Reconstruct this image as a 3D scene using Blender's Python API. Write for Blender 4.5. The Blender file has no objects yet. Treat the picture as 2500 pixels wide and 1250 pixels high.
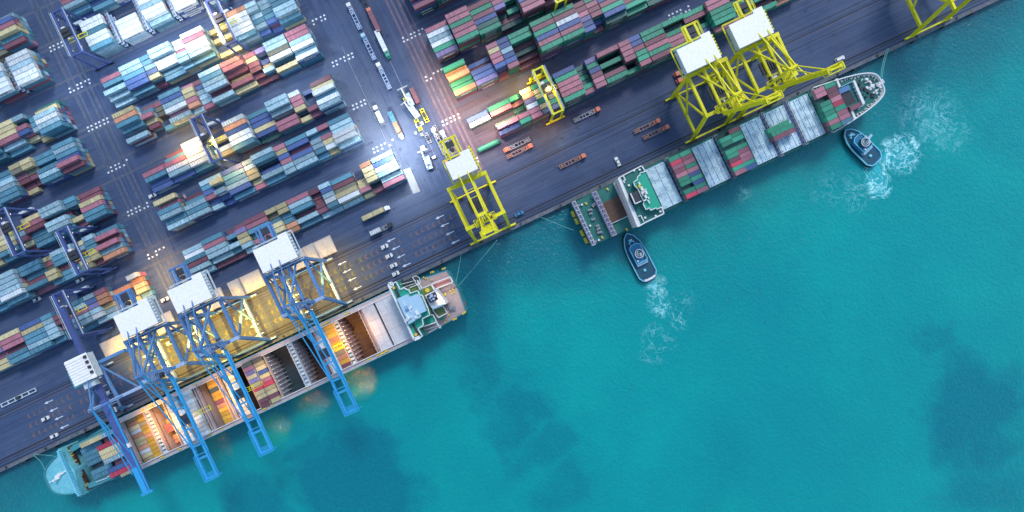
import bpy, bmesh, math, random
from mathutils import Vector, Matrix
R = math.radians
rng = random.Random(7)

# ------------------------------------------------------------------ camera, world, sun, exposure
S = 4.45                    # photo pixels per metre at quay level
TH = R(25.3)                # direction of the quay in the photo
CT, ST = math.cos(TH), math.sin(TH)
CAMZ = 300.0
sc = bpy.context.scene
cam_d = bpy.data.cameras.new('camera')
cam = bpy.data.objects.new('camera', cam_d)
sc.collection.objects.link(cam)
cam.location = (0, 0, CAMZ)
cam.rotation_euler = (0, 0, -TH)
cam_d.sensor_width = 36
cam_d.lens = 36 * (CAMZ * S) / 2500.0
cam_d.clip_start = 1
cam_d.clip_end = 6000
sc.camera = cam

w = bpy.data.worlds.new('World')
sc.world = w
w.use_nodes = True
wn = w.node_tree
sky = wn.nodes.new('ShaderNodeTexSky')
sky.sky_type = 'NISHITA'
sky.sun_disc = False
SUN_EL, SUN_AZ = R(48), R(35)
sky.sun_elevation = SUN_EL
sky.sun_rotation = SUN_AZ
sky.air_density = 1.6
sky.ozone_density = 3.0
wn.links.new(sky.outputs[0], wn.nodes['Background'].inputs[0])
wn.nodes['Background'].inputs[1].default_value = 0.13

sun_d = bpy.data.lights.new('sun', 'SUN')
sun_d.energy = 1.3
sun_d.angle = R(14)
sun_d.color = (1.0, 0.93, 0.86)
sun = bpy.data.objects.new('sun', sun_d)
sc.collection.objects.link(sun)
sdir = Vector((math.sin(SUN_AZ) * math.cos(SUN_EL), math.cos(SUN_AZ) * math.cos(SUN_EL), math.sin(SUN_EL)))
sun.rotation_euler = sdir.to_track_quat('Z', 'Y').to_euler()
sun.location = (0, 0, 200)

sc.view_settings.view_transform = 'Standard'
sc.view_settings.look = 'None'
sc.view_settings.exposure = 0.5
sc.view_settings.gamma = 1.0

# ------------------------------------------------------------------ coordinates
def P(px, py, z=0.0):
    """photo pixel -> world x (along the quay), y (towards land) of a point at height z"""
    k = (CAMZ - z) / CAMZ / S
    ix, iy = (px - 1250.0) * k, (625.0 - py) * k
    return (ix * CT + iy * ST, -ix * ST + iy * CT)

C = sc.collection

# ------------------------------------------------------------------ materials
class NT:
    def __init__(s, name):
        s.m = bpy.data.materials.new(name)
        s.m.use_nodes = True
        s.n = s.m.node_tree.nodes
        s.l = s.m.node_tree.links
        s.b = s.n['Principled BSDF']
        s.pos = s.n.new('ShaderNodeNewGeometry').outputs['Position']
    def math(s, op, a, b=None, c=None, clamp=False):
        n = s.n.new('ShaderNodeMath'); n.operation = op; n.use_clamp = clamp
        for i, v in enumerate((a, b, c)):
            if v is None: continue
            if isinstance(v, (int, float)): n.inputs[i].default_value = v
            else: s.l.new(v, n.inputs[i])
        return n.outputs[0]
    def vmul(s, v, xyz):
        n = s.n.new('ShaderNodeVectorMath'); n.operation = 'MULTIPLY'
        s.l.new(v, n.inputs[0]); n.inputs[1].default_value = xyz
        return n.outputs[0]
    def vadd(s, a, b):
        n = s.n.new('ShaderNodeVectorMath'); n.operation = 'ADD'
        s.l.new(a, n.inputs[0])
        if isinstance(b, tuple): n.inputs[1].default_value = b
        else: s.l.new(b, n.inputs[1])
        return n.outputs[0]
    def noise(s, scale, detail=4, vec=None, rough=0.55, dist=0.0, col=False):
        n = s.n.new('ShaderNodeTexNoise')
        n.inputs['Scale'].default_value = scale
        n.inputs['Detail'].default_value = detail
        n.inputs['Roughness'].default_value = rough
        n.inputs['Distortion'].default_value = dist
        s.l.new(vec or s.pos, n.inputs['Vector'])
        return n.outputs['Color' if col else 'Fac']
    def voro(s, scale, vec=None, feat='DISTANCE_TO_EDGE'):
        n = s.n.new('ShaderNodeTexVoronoi'); n.feature = feat
        n.inputs['Scale'].default_value = scale
        s.l.new(vec or s.pos, n.inputs['Vector'])
        return n.outputs['Distance']
    def ramp(s, f, a, b, lo=0.0, hi=1.0):
        n = s.n.new('ShaderNodeMapRange'); n.clamp = True
        n.inputs[1].default_value = a; n.inputs[2].default_value = b
        n.inputs[3].default_value = lo; n.inputs[4].default_value = hi
        s.l.new(f, n.inputs[0])
        return n.outputs[0]
    def mix(s, f, a, b, mode='MIX'):
        n = s.n.new('ShaderNodeMix'); n.data_type = 'RGBA'; n.blend_type = mode
        if isinstance(f, (int, float)): n.inputs[0].default_value = f
        else: s.l.new(f, n.inputs[0])
        for i, v in ((6, a), (7, b)):
            if isinstance(v, tuple): n.inputs[i].default_value = (v[0], v[1], v[2], 1)
            else: s.l.new(v, n.inputs[i])
        return n.outputs[2]
    def hsv(s, col, val=None):
        n = s.n.new('ShaderNodeHueSaturation')
        s.l.new(col, n.inputs['Color']) if not isinstance(col, tuple) else setattr(n.inputs['Color'], 'default_value', col + (1,))
        if val is not None: s.l.new(val, n.inputs['Value'])
        return n.outputs[0]
    def out(s, col, rough=0.6, metal=0.0, bump=None, bstr=0.2, bdist=0.1, spec=None):
        if isinstance(col, tuple): s.b.inputs['Base Color'].default_value = (col[0], col[1], col[2], 1)
        else: s.l.new(col, s.b.inputs['Base Color'])
        if isinstance(rough, (int, float)): s.b.inputs['Roughness'].default_value = rough
        else: s.l.new(rough, s.b.inputs['Roughness'])
        s.b.inputs['Metallic'].default_value = metal
        if spec is not None: s.b.inputs['Specular IOR Level'].default_value = spec
        if bump is not None:
            n = s.n.new('ShaderNodeBump')
            n.inputs['Strength'].default_value = bstr; n.inputs['Distance'].default_value = bdist
            s.l.new(bump, n.inputs['Height']); s.l.new(n.outputs[0], s.b.inputs['Normal'])
        return s.m

def paint(name, col, dirt=0.45, dcol=None, rough=0.5, scale=0.35, vary=0.25, fade=None):
    """weathered paint: noise stains and a little difference from piece to piece"""
    t = NT(name)
    dcol = dcol or tuple(c * 0.45 + 0.02 for c in col)
    n1 = t.noise(scale, 6, rough=0.7)
    st = t.vmul(t.pos, (0.25, 1.6, 1.0))
    n2 = t.noise(0.9, 4, vec=st, rough=0.7)
    f = t.math('MULTIPLY', t.ramp(n1, 0.45, 0.72), dirt)
    c = t.mix(f, col, dcol)
    if fade:
        n3 = t.noise(0.75, 5, rough=0.8)
        pale = tuple(x * 0.55 + y for x, y in zip(col, fade))
        c = t.mix(t.ramp(n3, 0.47, 0.66, 0, 0.75), c, pale)
        n4 = t.noise(2.2, 2)
        c = t.mix(t.ramp(n4, 0.62, 0.70, 0, 0.5), c, tuple(x * 0.3 for x in col))
    c = t.mix(t.math('MULTIPLY', t.ramp(n2, 0.5, 0.75), dirt * 0.7), c, dcol)
    g = t.n.new('ShaderNodeNewGeometry').outputs['Random Per Island']
    o = t.n.new('ShaderNodeObjectInfo').outputs['Random']
    r = t.math('FRACT', t.math('ADD', g, o))
    c = t.hsv(c, t.ramp(r, 0, 1, 1 - vary, 1 + vary))
    return t.out(c, rough)

def flat(name, col, rough=0.6, metal=0.0, emit=None, es=0.0):
    t = NT(name)
    n = t.noise(0.8, 4)
    c = t.mix(t.ramp(n, 0.35, 0.75, 0, 0.35), col, tuple(x * 0.6 for x in col))
    t.out(c, rough, metal)
    if emit:
        t.b.inputs['Emission Color'].default_value = emit + (1,)
        t.b.inputs['Emission Strength'].default_value = es
    return t.m

# container colours: code -> (words, base colour, stain strength)
CC = {
 'W': ('white',            (0.66, 0.72, 0.76), 0.40),
 'L': ('pale blue',        (0.29, 0.46, 0.55), 0.8),
 'T': ('teal blue',        (0.09, 0.26, 0.37), 0.35),
 'C': ('dark green',       (0.030, 0.13, 0.125), 0.35),
 'B': ('navy blue',        (0.065, 0.12, 0.33), 0.25),
 'V': ('purple blue',      (0.22, 0.19, 0.42), 0.35),
 'P': ('dusty pink',       (0.42, 0.165, 0.225), 0.35),
 'M': ('maroon',           (0.22, 0.080, 0.115), 0.4),
 'R': ('crimson',          (0.52, 0.05, 0.10), 0.25),
 'O': ('peach orange',     (0.58, 0.28, 0.17), 0.35),
 'Y': ('cream yellow',     (0.58, 0.51, 0.29), 0.40),
 'K': ('olive grey',       (0.16, 0.16, 0.12), 0.40),
 'G': ('bright green',     (0.03, 0.31, 0.20), 0.30),
 'H': ('amber-lit yellow',    (0.70, 0.42, 0.05), 0.30),  # white and yellow boxes with the amber hold light put into their colour
 'X': ('dark slate',       (0.05, 0.09, 0.12), 0.30),
}
CM = {k: paint('container_paint_' + v[0].replace(' ', '_'), v[1], v[2], rough=0.45, dcol=((0.10, 0.25, 0.33) if k in 'WL' else None), scale=(0.5 if k in 'WL' else 0.3), vary=.3, fade=((.30, .34, .36) if k in 'LW' else (.06, .10, .12) if k in 'TBV' else (.05, .05, .055))) for k, v in CC.items()}
M = {}
M['letter'] = flat('white_lettering', (0.85, 0.85, 0.78))
M['letter_d'] = flat('blue_lettering', (0.05, 0.09, 0.22))
M['yellow'] = paint('yellow_crane_paint', (0.80, 0.74, 0.012), 0.35, (0.36, 0.30, 0.02), scale=0.5, vary=0.12)
M['blue'] = paint('blue_crane_paint', (0.10, 0.25, 0.52), 0.45, (0.05, 0.10, 0.25), scale=0.5, vary=0.12)
M['bblue'] = paint('bright_blue_boom_paint', (0.03, 0.36, 0.72), 0.3, (0.03, 0.12, 0.35), scale=0.5, vary=0.1)
M['paleblue'] = paint('pale_blue_steel', (0.36, 0.48, 0.68), 0.35, (0.12, 0.2, 0.4), scale=0.5, vary=0.1)
M['dblue'] = paint('dark_blue_crane_paint', (0.06, 0.10, 0.30), 0.3, scale=0.5, vary=0.15)
M['roofw'] = flat('white_roof_sheet', (0.97, 0.96, 0.95), 0.4)
M['wallw'] = flat('pale_house_wall', (0.55, 0.66, 0.74), 0.5)
M['dark'] = flat('dark_machinery', (0.035, 0.04, 0.055), 0.6)
M['steel'] = flat('grey_steel', (0.28, 0.30, 0.34), 0.5, 0.3)
M['white'] = flat('white_paint', (0.78, 0.80, 0.82), 0.45)
M['rubber'] = flat('black_rubber', (0.02, 0.02, 0.022), 0.8)
M['glass'] = flat('dark_window_glass', (0.02, 0.04, 0.06), 0.1)
M['orange'] = flat('salmon_cab_paint', (0.72, 0.22, 0.14), 0.5)
M['tealgreen'] = paint('green_deck_paint', (0.012, 0.16, 0.145), 0.45, (0.01, 0.06, 0.06), scale=0.25, vary=0.05)
M['bgreen'] = paint('bright_green_deck_paint', (0.01, 0.36, 0.24), 0.3, (0.01, 0.2, 0.16), scale=0.25, vary=0.05)
M['olive'] = paint('olive_deck_paint', (0.14, 0.20, 0.06), 0.3, scale=0.3, vary=0.05)
M['ltroof'] = paint('light_blue_roof_paint', (0.38, 0.60, 0.76), 0.35, (0.25, 0.42, 0.6), scale=0.4, vary=0.05)
M['bowteal'] = paint('pale_teal_bow_paint', (0.12, 0.48, 0.58), 0.55, (0.36, 0.66, 0.70), scale=0.5, vary=0.03)
M['hatch'] = paint('grey_white_hatch_paint', (0.62, 0.62, 0.66), 0.5, (0.36, 0.37, 0.42), scale=0.25, vary=0.08)
M['hatchb'] = paint('blue_grey_hatch_paint', (0.58, 0.76, 0.84), 0.85, (0.14, 0.34, 0.50), scale=0.3, vary=0.12)
M['hatchw'] = paint('cream_hatch_paint', (0.55, 0.52, 0.48), 0.45, (0.32, 0.28, 0.25), scale=0.25, vary=0.06)
M['pinkdeck'] = paint('pinkish_stern_deck', (0.42, 0.33, 0.33), 0.55, (0.22, 0.17, 0.20), scale=0.3, vary=0.03)
M['coaming'] = paint('pink_white_coaming', (0.56, 0.47, 0.48), 0.5, (0.32, 0.26, 0.3), scale=0.4, vary=0.08)
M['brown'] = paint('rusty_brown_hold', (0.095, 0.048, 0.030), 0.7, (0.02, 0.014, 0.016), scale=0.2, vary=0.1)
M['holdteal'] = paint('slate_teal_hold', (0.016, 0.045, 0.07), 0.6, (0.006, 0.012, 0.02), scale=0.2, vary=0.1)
M['hull1'] = paint('teal_hull_paint', (0.06, 0.28, 0.34), 0.3, scale=0.2, vary=0.02)
M['hull2'] = paint('green_hull_paint', (0.01, 0.11, 0.10), 0.3, scale=0.2, vary=0.02)
M['tugblue'] = paint('blue_tug_paint', (0.02, 0.22, 0.42), 0.4, (0.01, 0.07, 0.2), scale=0.5, vary=0.05)
M['tugdeck'] = paint('dark_teal_tug_deck', (0.01, 0.09, 0.15), 0.4, scale=0.5, vary=0.05)
M['cyan'] = flat('cyan_rail_paint', (0.22, 0.68, 0.86), 0.45)
M['rust'] = paint('rusty_trailer_paint', (0.30, 0.17, 0.15), 0.5, (0.10, 0.05, 0.04), scale=0.8)
M['rope'] = flat('pale_green_rope', (0.12, 0.42, 0.40), 0.8)
M['yel'] = flat('yellow_deck_paint', (0.75, 0.58, 0.06), 0.5)
M['pink'] = flat('pink_lifeboat_paint', (0.72, 0.30, 0.26), 0.5)
M['lamp'] = flat('lit_lamp', (1, 0.9, 0.7), emit=(1.0, 0.75, 0.4), es=2)

# ---- ground
def mk_ground():
    t = NT('asphalt_yard')
    big = t.noise(0.018, 4, rough=0.6)
    mid = t.noise(0.09, 5, rough=0.65)
    fine = t.noise(1.3, 4, rough=0.7)
    su = t.noise(1.0, 4, vec=t.vmul(t.pos, (0.02, 0.75, 1)), rough=0.6)
    sv = t.noise(1.0, 4, vec=t.vmul(t.pos, (0.6, 0.025, 1)), rough=0.6)
    sep = t.n.new('ShaderNodeSeparateXYZ'); t.l.new(t.pos, sep.inputs[0])
    X, Y = sep.outputs[0], sep.outputs[1]
    # colour of the paving changes from blue-grey (west) to purple-grey (east)
    base = t.mix(t.ramp(X, -60, 60), (0.025, 0.060, 0.160), (0.028, 0.058, 0.148))
    base = t.mix(t.ramp(big, 0.40, 0.62), base, (0.052, 0.098, 0.215))
    # brown-purple lamp glow painted into the paving round the head of the east yard
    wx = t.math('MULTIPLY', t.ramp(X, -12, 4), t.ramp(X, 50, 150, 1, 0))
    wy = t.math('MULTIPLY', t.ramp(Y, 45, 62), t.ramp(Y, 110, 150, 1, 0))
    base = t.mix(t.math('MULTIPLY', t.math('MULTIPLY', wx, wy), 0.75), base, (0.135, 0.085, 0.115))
    # warmer paving of the working berth: golden lamplight put into its colour
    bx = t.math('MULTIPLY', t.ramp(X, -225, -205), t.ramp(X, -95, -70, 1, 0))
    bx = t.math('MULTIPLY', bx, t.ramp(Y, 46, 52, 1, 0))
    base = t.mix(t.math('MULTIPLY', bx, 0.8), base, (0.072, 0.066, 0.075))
    # pool of white floodlight painted pale on the ground between the yards
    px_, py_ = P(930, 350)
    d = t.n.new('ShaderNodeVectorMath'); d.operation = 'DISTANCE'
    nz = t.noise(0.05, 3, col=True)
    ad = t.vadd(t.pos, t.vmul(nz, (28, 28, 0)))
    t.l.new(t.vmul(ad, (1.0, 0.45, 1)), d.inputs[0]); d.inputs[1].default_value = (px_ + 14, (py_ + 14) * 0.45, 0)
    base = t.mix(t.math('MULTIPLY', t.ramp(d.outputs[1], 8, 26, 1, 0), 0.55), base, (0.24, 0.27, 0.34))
    # tyre tracks: along the quay in the lanes, across it in the cross road
    cross = t.math('MULTIPLY', t.ramp(X, -46, -40), t.ramp(X, 6, 12, 1, 0))
    west = t.math('MULTIPLY', t.ramp(X, -184, -180), t.ramp(X, -166, -162, 1, 0))
    yard = t.ramp(Y, 48, 56)
    cr = t.math('MULTIPLY', t.math('MAXIMUM', cross, west), yard)
    n = t.n.new('ShaderNodeMix'); n.data_type = 'FLOAT'
    t.l.new(cr, n.inputs[0]); t.l.new(su, n.inputs[2]); t.l.new(sv, n.inputs[3])
    streak = n.outputs[0]
    base = t.mix(t.ramp(streak, 0.5, 0.72, 0, 0.65), base, (0.10, 0.135, 0.235))
    base = t.mix(t.ramp(streak, 0.3, 0.48, 0.5, 0), base, (0.012, 0.026, 0.070))
    base = t.mix(t.ramp(mid, 0.55, 0.75, 0, 0.4), base, (0.015, 0.030, 0.075))
    oil = t.noise(0.22, 3, rough=0.5)
    base = t.mix(t.ramp(oil, 0.66, 0.72, 0, 0.55), base, (0.010, 0.016, 0.035))
    pat = t.voro(0.035, t.vmul(t.pos, (1, 2.2, 1)), 'F1')
    base = t.mix(t.ramp(pat, 0.2, 0.8, 0.38, 0), base, (0.085, 0.125, 0.21))
    br = t.n.new('ShaderNodeTexBrick'); br.inputs['Scale'].default_value = 0.16; br.inputs['Mortar Size'].default_value = 0.012
    br.inputs['Color1'].default_value = (1, 1, 1, 1); br.inputs['Color2'].default_value = (.86, .86, .86, 1); br.inputs['Mortar'].default_value = (.55, .55, .58, 1)
    t.l.new(t.pos, br.inputs['Vector'])
    base = t.mix(0.45, base, br.outputs['Color'], 'MULTIPLY')
    base = t.mix(t.ramp(fine, 0.4, 0.7, 0.18, 0), base, (0.02, 0.02, 0.03))
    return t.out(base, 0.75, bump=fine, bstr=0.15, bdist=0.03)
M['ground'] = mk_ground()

def mk_paving(name, col, dcol):
    t = NT(name)
    a = t.noise(0.25, 5, rough=0.7); b = t.noise(1.0, 4, vec=t.vmul(t.pos, (0.5, 0.5, 1)), rough=0.7)
    c = t.mix(t.ramp(a, 0.35, 0.7), col, dcol)
    c = t.mix(t.ramp(b, 0.4, 0.7, 0, 0.4), c, tuple(x * 0.5 for x in col))
    return t.out(c, 0.8)
M['strip'] = mk_paving('worn_runway_concrete', (0.10, 0.125, 0.19), (0.055, 0.075, 0.13))
M['stripp'] = mk_paving('worn_pinkish_runway_concrete', (0.20, 0.15, 0.20), (0.10, 0.08, 0.12))
M['slab'] = mk_paving('pale_concrete_slab', (0.42, 0.44, 0.46), (0.30, 0.32, 0.36))
M['cope'] = mk_paving('quay_coping_concrete', (0.16, 0.18, 0.22), (0.07, 0.09, 0.12))
M['joint'] = mk_paving('dark_joint_filler', (0.02, 0.024, 0.036), (0.03, 0.035, 0.05))
M['mwhite'] = mk_paving('white_road_paint', (0.78, 0.82, 0.86), (0.45, 0.55, 0.68))
M['morange'] = mk_paving('orange_road_paint', (0.24, 0.14, 0.11), (0.08, 0.08, 0.12))
M['myellow'] = mk_paving('yellow_road_paint', (0.20, 0.18, 0.05), (0.08, 0.08, 0.08))

# ---- water
def mk_water():
    t = NT('turbid_green_sea')
    warp = t.noise(0.02, 4, col=True, rough=0.6)
    wp = t.vadd(t.pos, t.vmul(warp, (46, 46, 0)))
    wp = t.vadd(wp, (-23, -23, 0))
    def spots(lst, vec):
        acc = None
        for (px, py, r, k, soft) in lst:
            x, y = P(px, py, -3)
            d = t.n.new('ShaderNodeVectorMath'); d.operation = 'DISTANCE'
            t.l.new(vec, d.inputs[0]); d.inputs[1].default_value = (x, y, -3)
            v = t.ramp(d.outputs[1], r / S * (1 - soft), r / S, k, 0)
            acc = v if acc is None else t.math('MAXIMUM', acc, v)
        return acc
    big = t.noise(0.010, 5, rough=0.6, dist=0.6)
    mid = t.noise(0.05, 5, rough=0.6)
    fine = t.noise(0.9, 5, rough=0.75)
    grain = t.noise(2.6, 3, rough=0.8)
    col = t.mix(t.ramp(big, 0.35, 0.65), (0.0, 0.275, 0.298), (0.0, 0.345, 0.330))
    sep = t.n.new('ShaderNodeSeparateXYZ'); t.l.new(wp, sep.inputs[0])
    # shade beside the quay painted into the water colour, silt-green further out
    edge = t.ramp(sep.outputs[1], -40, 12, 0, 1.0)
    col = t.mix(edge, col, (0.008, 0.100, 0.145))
    w4 = t.noise(0.012, 6, col=True, rough=0.6)
    wq = t.vadd(t.pos, t.vmul(w4, (130, 130, 0))); wq = t.vadd(wq, (-65, -65, 0))
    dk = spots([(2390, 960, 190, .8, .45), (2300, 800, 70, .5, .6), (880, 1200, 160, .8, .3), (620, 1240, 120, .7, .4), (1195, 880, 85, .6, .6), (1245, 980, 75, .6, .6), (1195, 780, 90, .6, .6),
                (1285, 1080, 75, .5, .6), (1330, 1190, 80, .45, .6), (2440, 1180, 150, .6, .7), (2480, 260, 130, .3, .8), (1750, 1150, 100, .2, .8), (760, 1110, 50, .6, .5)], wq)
    dq = spots([(1180, 690, 90, .75, .7), (1400, 590, 130, .55, .8), (1300, 610, 110, .6, .8), (2250, 100, 130, .5, .8), (1750, 500, 90, .2, .8)], wp)  # shade by quay and ships painted as spots, with a dark plume
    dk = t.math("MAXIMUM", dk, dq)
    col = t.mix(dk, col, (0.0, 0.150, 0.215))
    lt = spots([(1300, 760, 90, .30, .8), (1560, 1090, 200, .25, .8), (2050, 560, 180, .25, .8), (1180, 1030, 80, .2, .8), (1420, 900, 150, .2, .8)], wp)
    col = t.mix(lt, col, (0.0, 0.43, 0.40))
    col = t.mix(t.ramp(mid, 0.35, 0.7, 0, 0.22), col, (0.0, 0.20, 0.26))
    col = t.mix(t.ramp(fine, 0.45, 0.75, 0, 0.22), col, (0.01, 0.46, 0.46))
    col = t.mix(t.ramp(grain, 0.4, 0.62, 0.18, 0), col, (0.0, 0.15, 0.2))
    # foam torn into threads by the tug propellers
    w2 = t.noise(0.16, 5, col=True, rough=0.65)
    fp = t.vadd(t.pos, t.vmul(w2, (8, 8, 0)))
    w3 = t.noise(0.05, 3, col=True)
    fp = t.vadd(fp, t.vmul(w3, (30, 30, 0)))
    def ridge(scale, wdt, dist, detail=3):
        n_ = t.noise(scale, detail, vec=fp, rough=0.55, dist=dist)
        return t.ramp(t.math('ABSOLUTE', t.math('SUBTRACT', n_, 0.5)), 0.0, wdt, 1, 0)
    e1 = ridge(0.055, 0.034, 1.6)
    e2 = ridge(0.13, 0.036, 1.2, 2)
    web = t.math('MAXIMUM', e1, t.math('MULTIPLY', e2, 0.8))
    web = t.math('MULTIPLY', web, t.ramp(t.noise(0.3, 4), 0.36, 0.6, 0.4, 1.2))
    sp = t.vadd(t.pos, t.vmul(w3, (12, 12, 0))); sp = t.vadd(sp, (-6, -6, 0))
    fm = spots([(2205, 375, 58, 1.0, .3), (2142, 425, 38, 1.0, .25), (2147, 458, 30, 1.0, .35), (2168, 385, 26, .9, .5), (2270, 290, 100, .34, .6), (2330, 330, 55, .25, .6), (2240, 262, 60, .3, .6),
                (2085, 470, 62, .30, .6), (2020, 460, 60, .14, .6), (1603, 700, 36, .75, .6), (1612, 745, 38, .85, .6), (1662, 780, 30, .55, .6), (1605, 830, 46, .34, .6), (1672, 740, 40, .2, .6),
                (1820, 470, 26, .3, .6), (1590, 860, 36, .2, .6)], sp)
    core = spots([(2168, 388, 20, .6, .6), (2140, 412, 16, .7, .6), (1590, 696, 16, .45, .7), (2205, 380, 52, .38, .6), (2140, 432, 36, .45, .6), (2147, 458, 24, .4, .6), (1612, 740, 42, .16, .7), (2270, 290, 95, .1, .7)], sp)
    f = t.math('MULTIPLY', web, fm)
    col = t.mix(core, col, (0.06, 0.58, 0.66))
    col = t.mix(t.math('MULTIPLY', f, 1.0, clamp=True), col, (0.50, 0.95, 0.98))
    wv = t.math('ADD', t.math('MULTIPLY', t.noise(0.55, 3, rough=0.6), 1.0), t.math('MULTIPLY', t.noise(1.6, 3), 0.35))
    return t.out(col, 0.06, bump=wv, bstr=0.8, bdist=0.6, spec=0.38)
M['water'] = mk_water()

# ------------------------------------------------------------------ mesh builder
class MB:
    def __init__(s): s.v = []; s.f = []; s.m = []; s.p = []
    def add(s, vs, fs, mi=0):
        o = len(s.v); s.p.append((o, len(s.f))); s.v += [tuple(a) for a in vs]
        s.f += [tuple(i + o for i in f) for f in fs]; s.m += [mi] * len(fs)
        return s
    def box(s, x0, y0, z0, x1, y1, z1, mi=0):
        if x0 > x1: x0, x1 = x1, x0
        if y0 > y1: y0, y1 = y1, y0
        if z0 > z1: z0, z1 = z1, z0
        return s.add([(x0,y0,z0),(x1,y0,z0),(x1,y1,z0),(x0,y1,z0),(x0,y0,z1),(x1,y0,z1),(x1,y1,z1),(x0,y1,z1)],
                     [(0,3,2,1),(4,5,6,7),(0,1,5,4),(1,2,6,5),(2,3,7,6),(3,0,4,7)], mi)
    def cbox(s, cx, cy, z0, lx, ly, h, rz=0.0, mi=0):
        c, n = math.cos(rz), math.sin(rz)
        q = [(-lx/2,-ly/2),(lx/2,-ly/2),(lx/2,ly/2),(-lx/2,ly/2)]
        q = [(cx + a*c - b*n, cy + a*n + b*c) for a, b in q]
        return s.prism(q, z0, z0 + h, mi)
    def prism(s, pts, z0, z1, mi=0, top=None):
        n = len(pts); top = top or pts
        a = sum(pts[i][0]*pts[(i+1)%n][1] - pts[(i+1)%n][0]*pts[i][1] for i in range(n))
        if a < 0: pts = pts[::-1]; top = top[::-1]
        vs = [(p[0], p[1], z0) for p in pts] + [(p[0], p[1], z1) for p in top]
        fs = [tuple(range(n-1, -1, -1)), tuple(range(n, 2*n))] + [(i, (i+1)%n, n+(i+1)%n, n+i) for i in range(n)]
        return s.add(vs, fs, mi)
    def beam(s, a, b, w=0.5, h=None, mi=0, up=(0,0,1)):
        h = h or w; a, b = Vector(a), Vector(b); d = b - a
        if d.length < 1e-6: return s
        d.normalize(); u = Vector(up)
        if abs(d.dot(u)) > 0.98: u = Vector((0, 1, 0))
        x = d.cross(u).normalized(); y = x.cross(d).normalized()
        vs = [p + x*sx*w/2 + y*sy*h/2 for p in (a, b) for sx, sy in ((-1,-1),(1,-1),(1,1),(-1,1))]
        return s.add(vs, [(0,1,2,3),(7,6,5,4),(0,4,5,1),(1,5,6,2),(2,6,7,3),(3,7,4,0)], mi)
    def cyl(s, cx, cy, z0, r, h, n=12, mi=0, r2=None):
        r2 = r if r2 is None else r2
        pts = [(cx + r*math.cos(2*math.pi*i/n), cy + r*math.sin(2*math.pi*i/n)) for i in range(n)]
        top = [(cx + r2*math.cos(2*math.pi*i/n), cy + r2*math.sin(2*math.pi*i/n)) for i in range(n)]
        return s.prism(pts, z0, z0+h, mi, top)
    def wheel(s, cx, cy, cz, r, wd, ax='y', n=10, mi=0):
        vs = []
        for sd in (-wd/2, wd/2):
            for i in range(n):
                a = 2*math.pi*i/n
                if ax == 'y': vs.append((cx + r*math.cos(a), cy + sd, cz + r*math.sin(a)))
                else: vs.append((cx + sd, cy + r*math.cos(a), cz + r*math.sin(a)))
        return s.add(vs, [tuple(range(n)), tuple(range(2*n-1, n-1, -1))] + [(i, n+i, n+(i+1)%n, (i+1)%n) for i in range(n)], mi)
    def rail(s, pts, z, w=0.3, h=0.3, closed=True, mi=0):
        n = len(pts)
        for i in range(n if closed else n-1):
            a, b = pts[i], pts[(i+1)%n]
            s.beam((a[0], a[1], z), (b[0], b[1], z), w, h, mi)
        return s
    def mesh(s, name, mats):
        me = bpy.data.meshes.new(name)
        me.from_pydata(s.v, [], s.f)
        for m in (mats if isinstance(mats, (list, tuple)) else [mats]): me.materials.append(m)
        if any(s.m): me.polygons.foreach_set('material_index', s.m)
        me.update()
        return me
    def each(s, name, mat, parent):
        """every solid added becomes a part of its own"""
        for a, b, c, d in zip([p[0] for p in s.p], [p[0] for p in s.p[1:]] + [len(s.v)], [p[1] for p in s.p], [p[1] for p in s.p[1:]] + [len(s.f)]):
            q = MB(); q.add(s.v[a:b], [tuple(i - a for i in f) for f in s.f[c:d]]); q.build(name, mat, parent)
    def build(s, name, mat, parent=None, **kw):
        o = bpy.data.objects.new(name, s.mesh(name, mat))
        C.objects.link(o)
        if parent: o.parent = parent
        tag(o, **kw)
        return o

def tag(o, label=None, cat=None, group=None, kind=None):
    if label: o['label'] = label
    if cat: o['category'] = cat
    if group: o['group'] = group
    if kind: o['kind'] = kind
    return o

def root(name, label, cat, loc=(0,0,0), rz=0.0, group=None):
    o = bpy.data.objects.new(name, None); C.objects.link(o)
    o.location = loc; o.rotation_euler = (0, 0, rz); o.empty_display_size = 1
    return tag(o, label, cat, group)

def dup(r, loc, rz, label, group=None):
    def cp(o, parent):
        c = o.copy(); C.objects.link(c)
        if parent: c.parent = parent
        for ch in kids.get(o.name, []): cp(ch, c)
        return c
    kids = {}
    for o in list(C.objects):
        if o.parent: kids.setdefault(o.parent.name, []).append(o)
    n = cp(r, None); n.location = loc; n.rotation_euler = (0, 0, rz)
    n['label'] = label
    if group: n['group'] = group
    return n

def quad(*pp, z=0.0): return [P(a, b, z) for a, b in pp]

# ------------------------------------------------------------------ setting: land, quay, sea
QY = 59.0 / S                       # quay line
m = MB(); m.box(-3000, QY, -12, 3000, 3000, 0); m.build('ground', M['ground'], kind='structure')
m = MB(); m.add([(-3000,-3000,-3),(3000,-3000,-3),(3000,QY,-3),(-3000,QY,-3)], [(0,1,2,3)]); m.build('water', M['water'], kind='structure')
m = MB(); m.add([(-3000,-3000,-14),(3000,-3000,-14),(3000,QY,-14),(-3000,QY,-14)], [(0,1,2,3)]); m.build('seabed', M['joint'], kind='structure')
m = MB(); m.box(-420, QY - 0.5, -3.6, 420, QY + 1.4, 0.18); m.build('quay_coping', M['cope'], kind='structure')

def sheet(name, rects, mat, z):
    m = MB()
    for (x0, y0, x1, y1) in rects: m.add([(x0,y0,z),(x1,y0,z),(x1,y1,z),(x0,y1,z)], [(0,1,2,3)])
    return m.build(name, mat, kind='structure')

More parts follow.
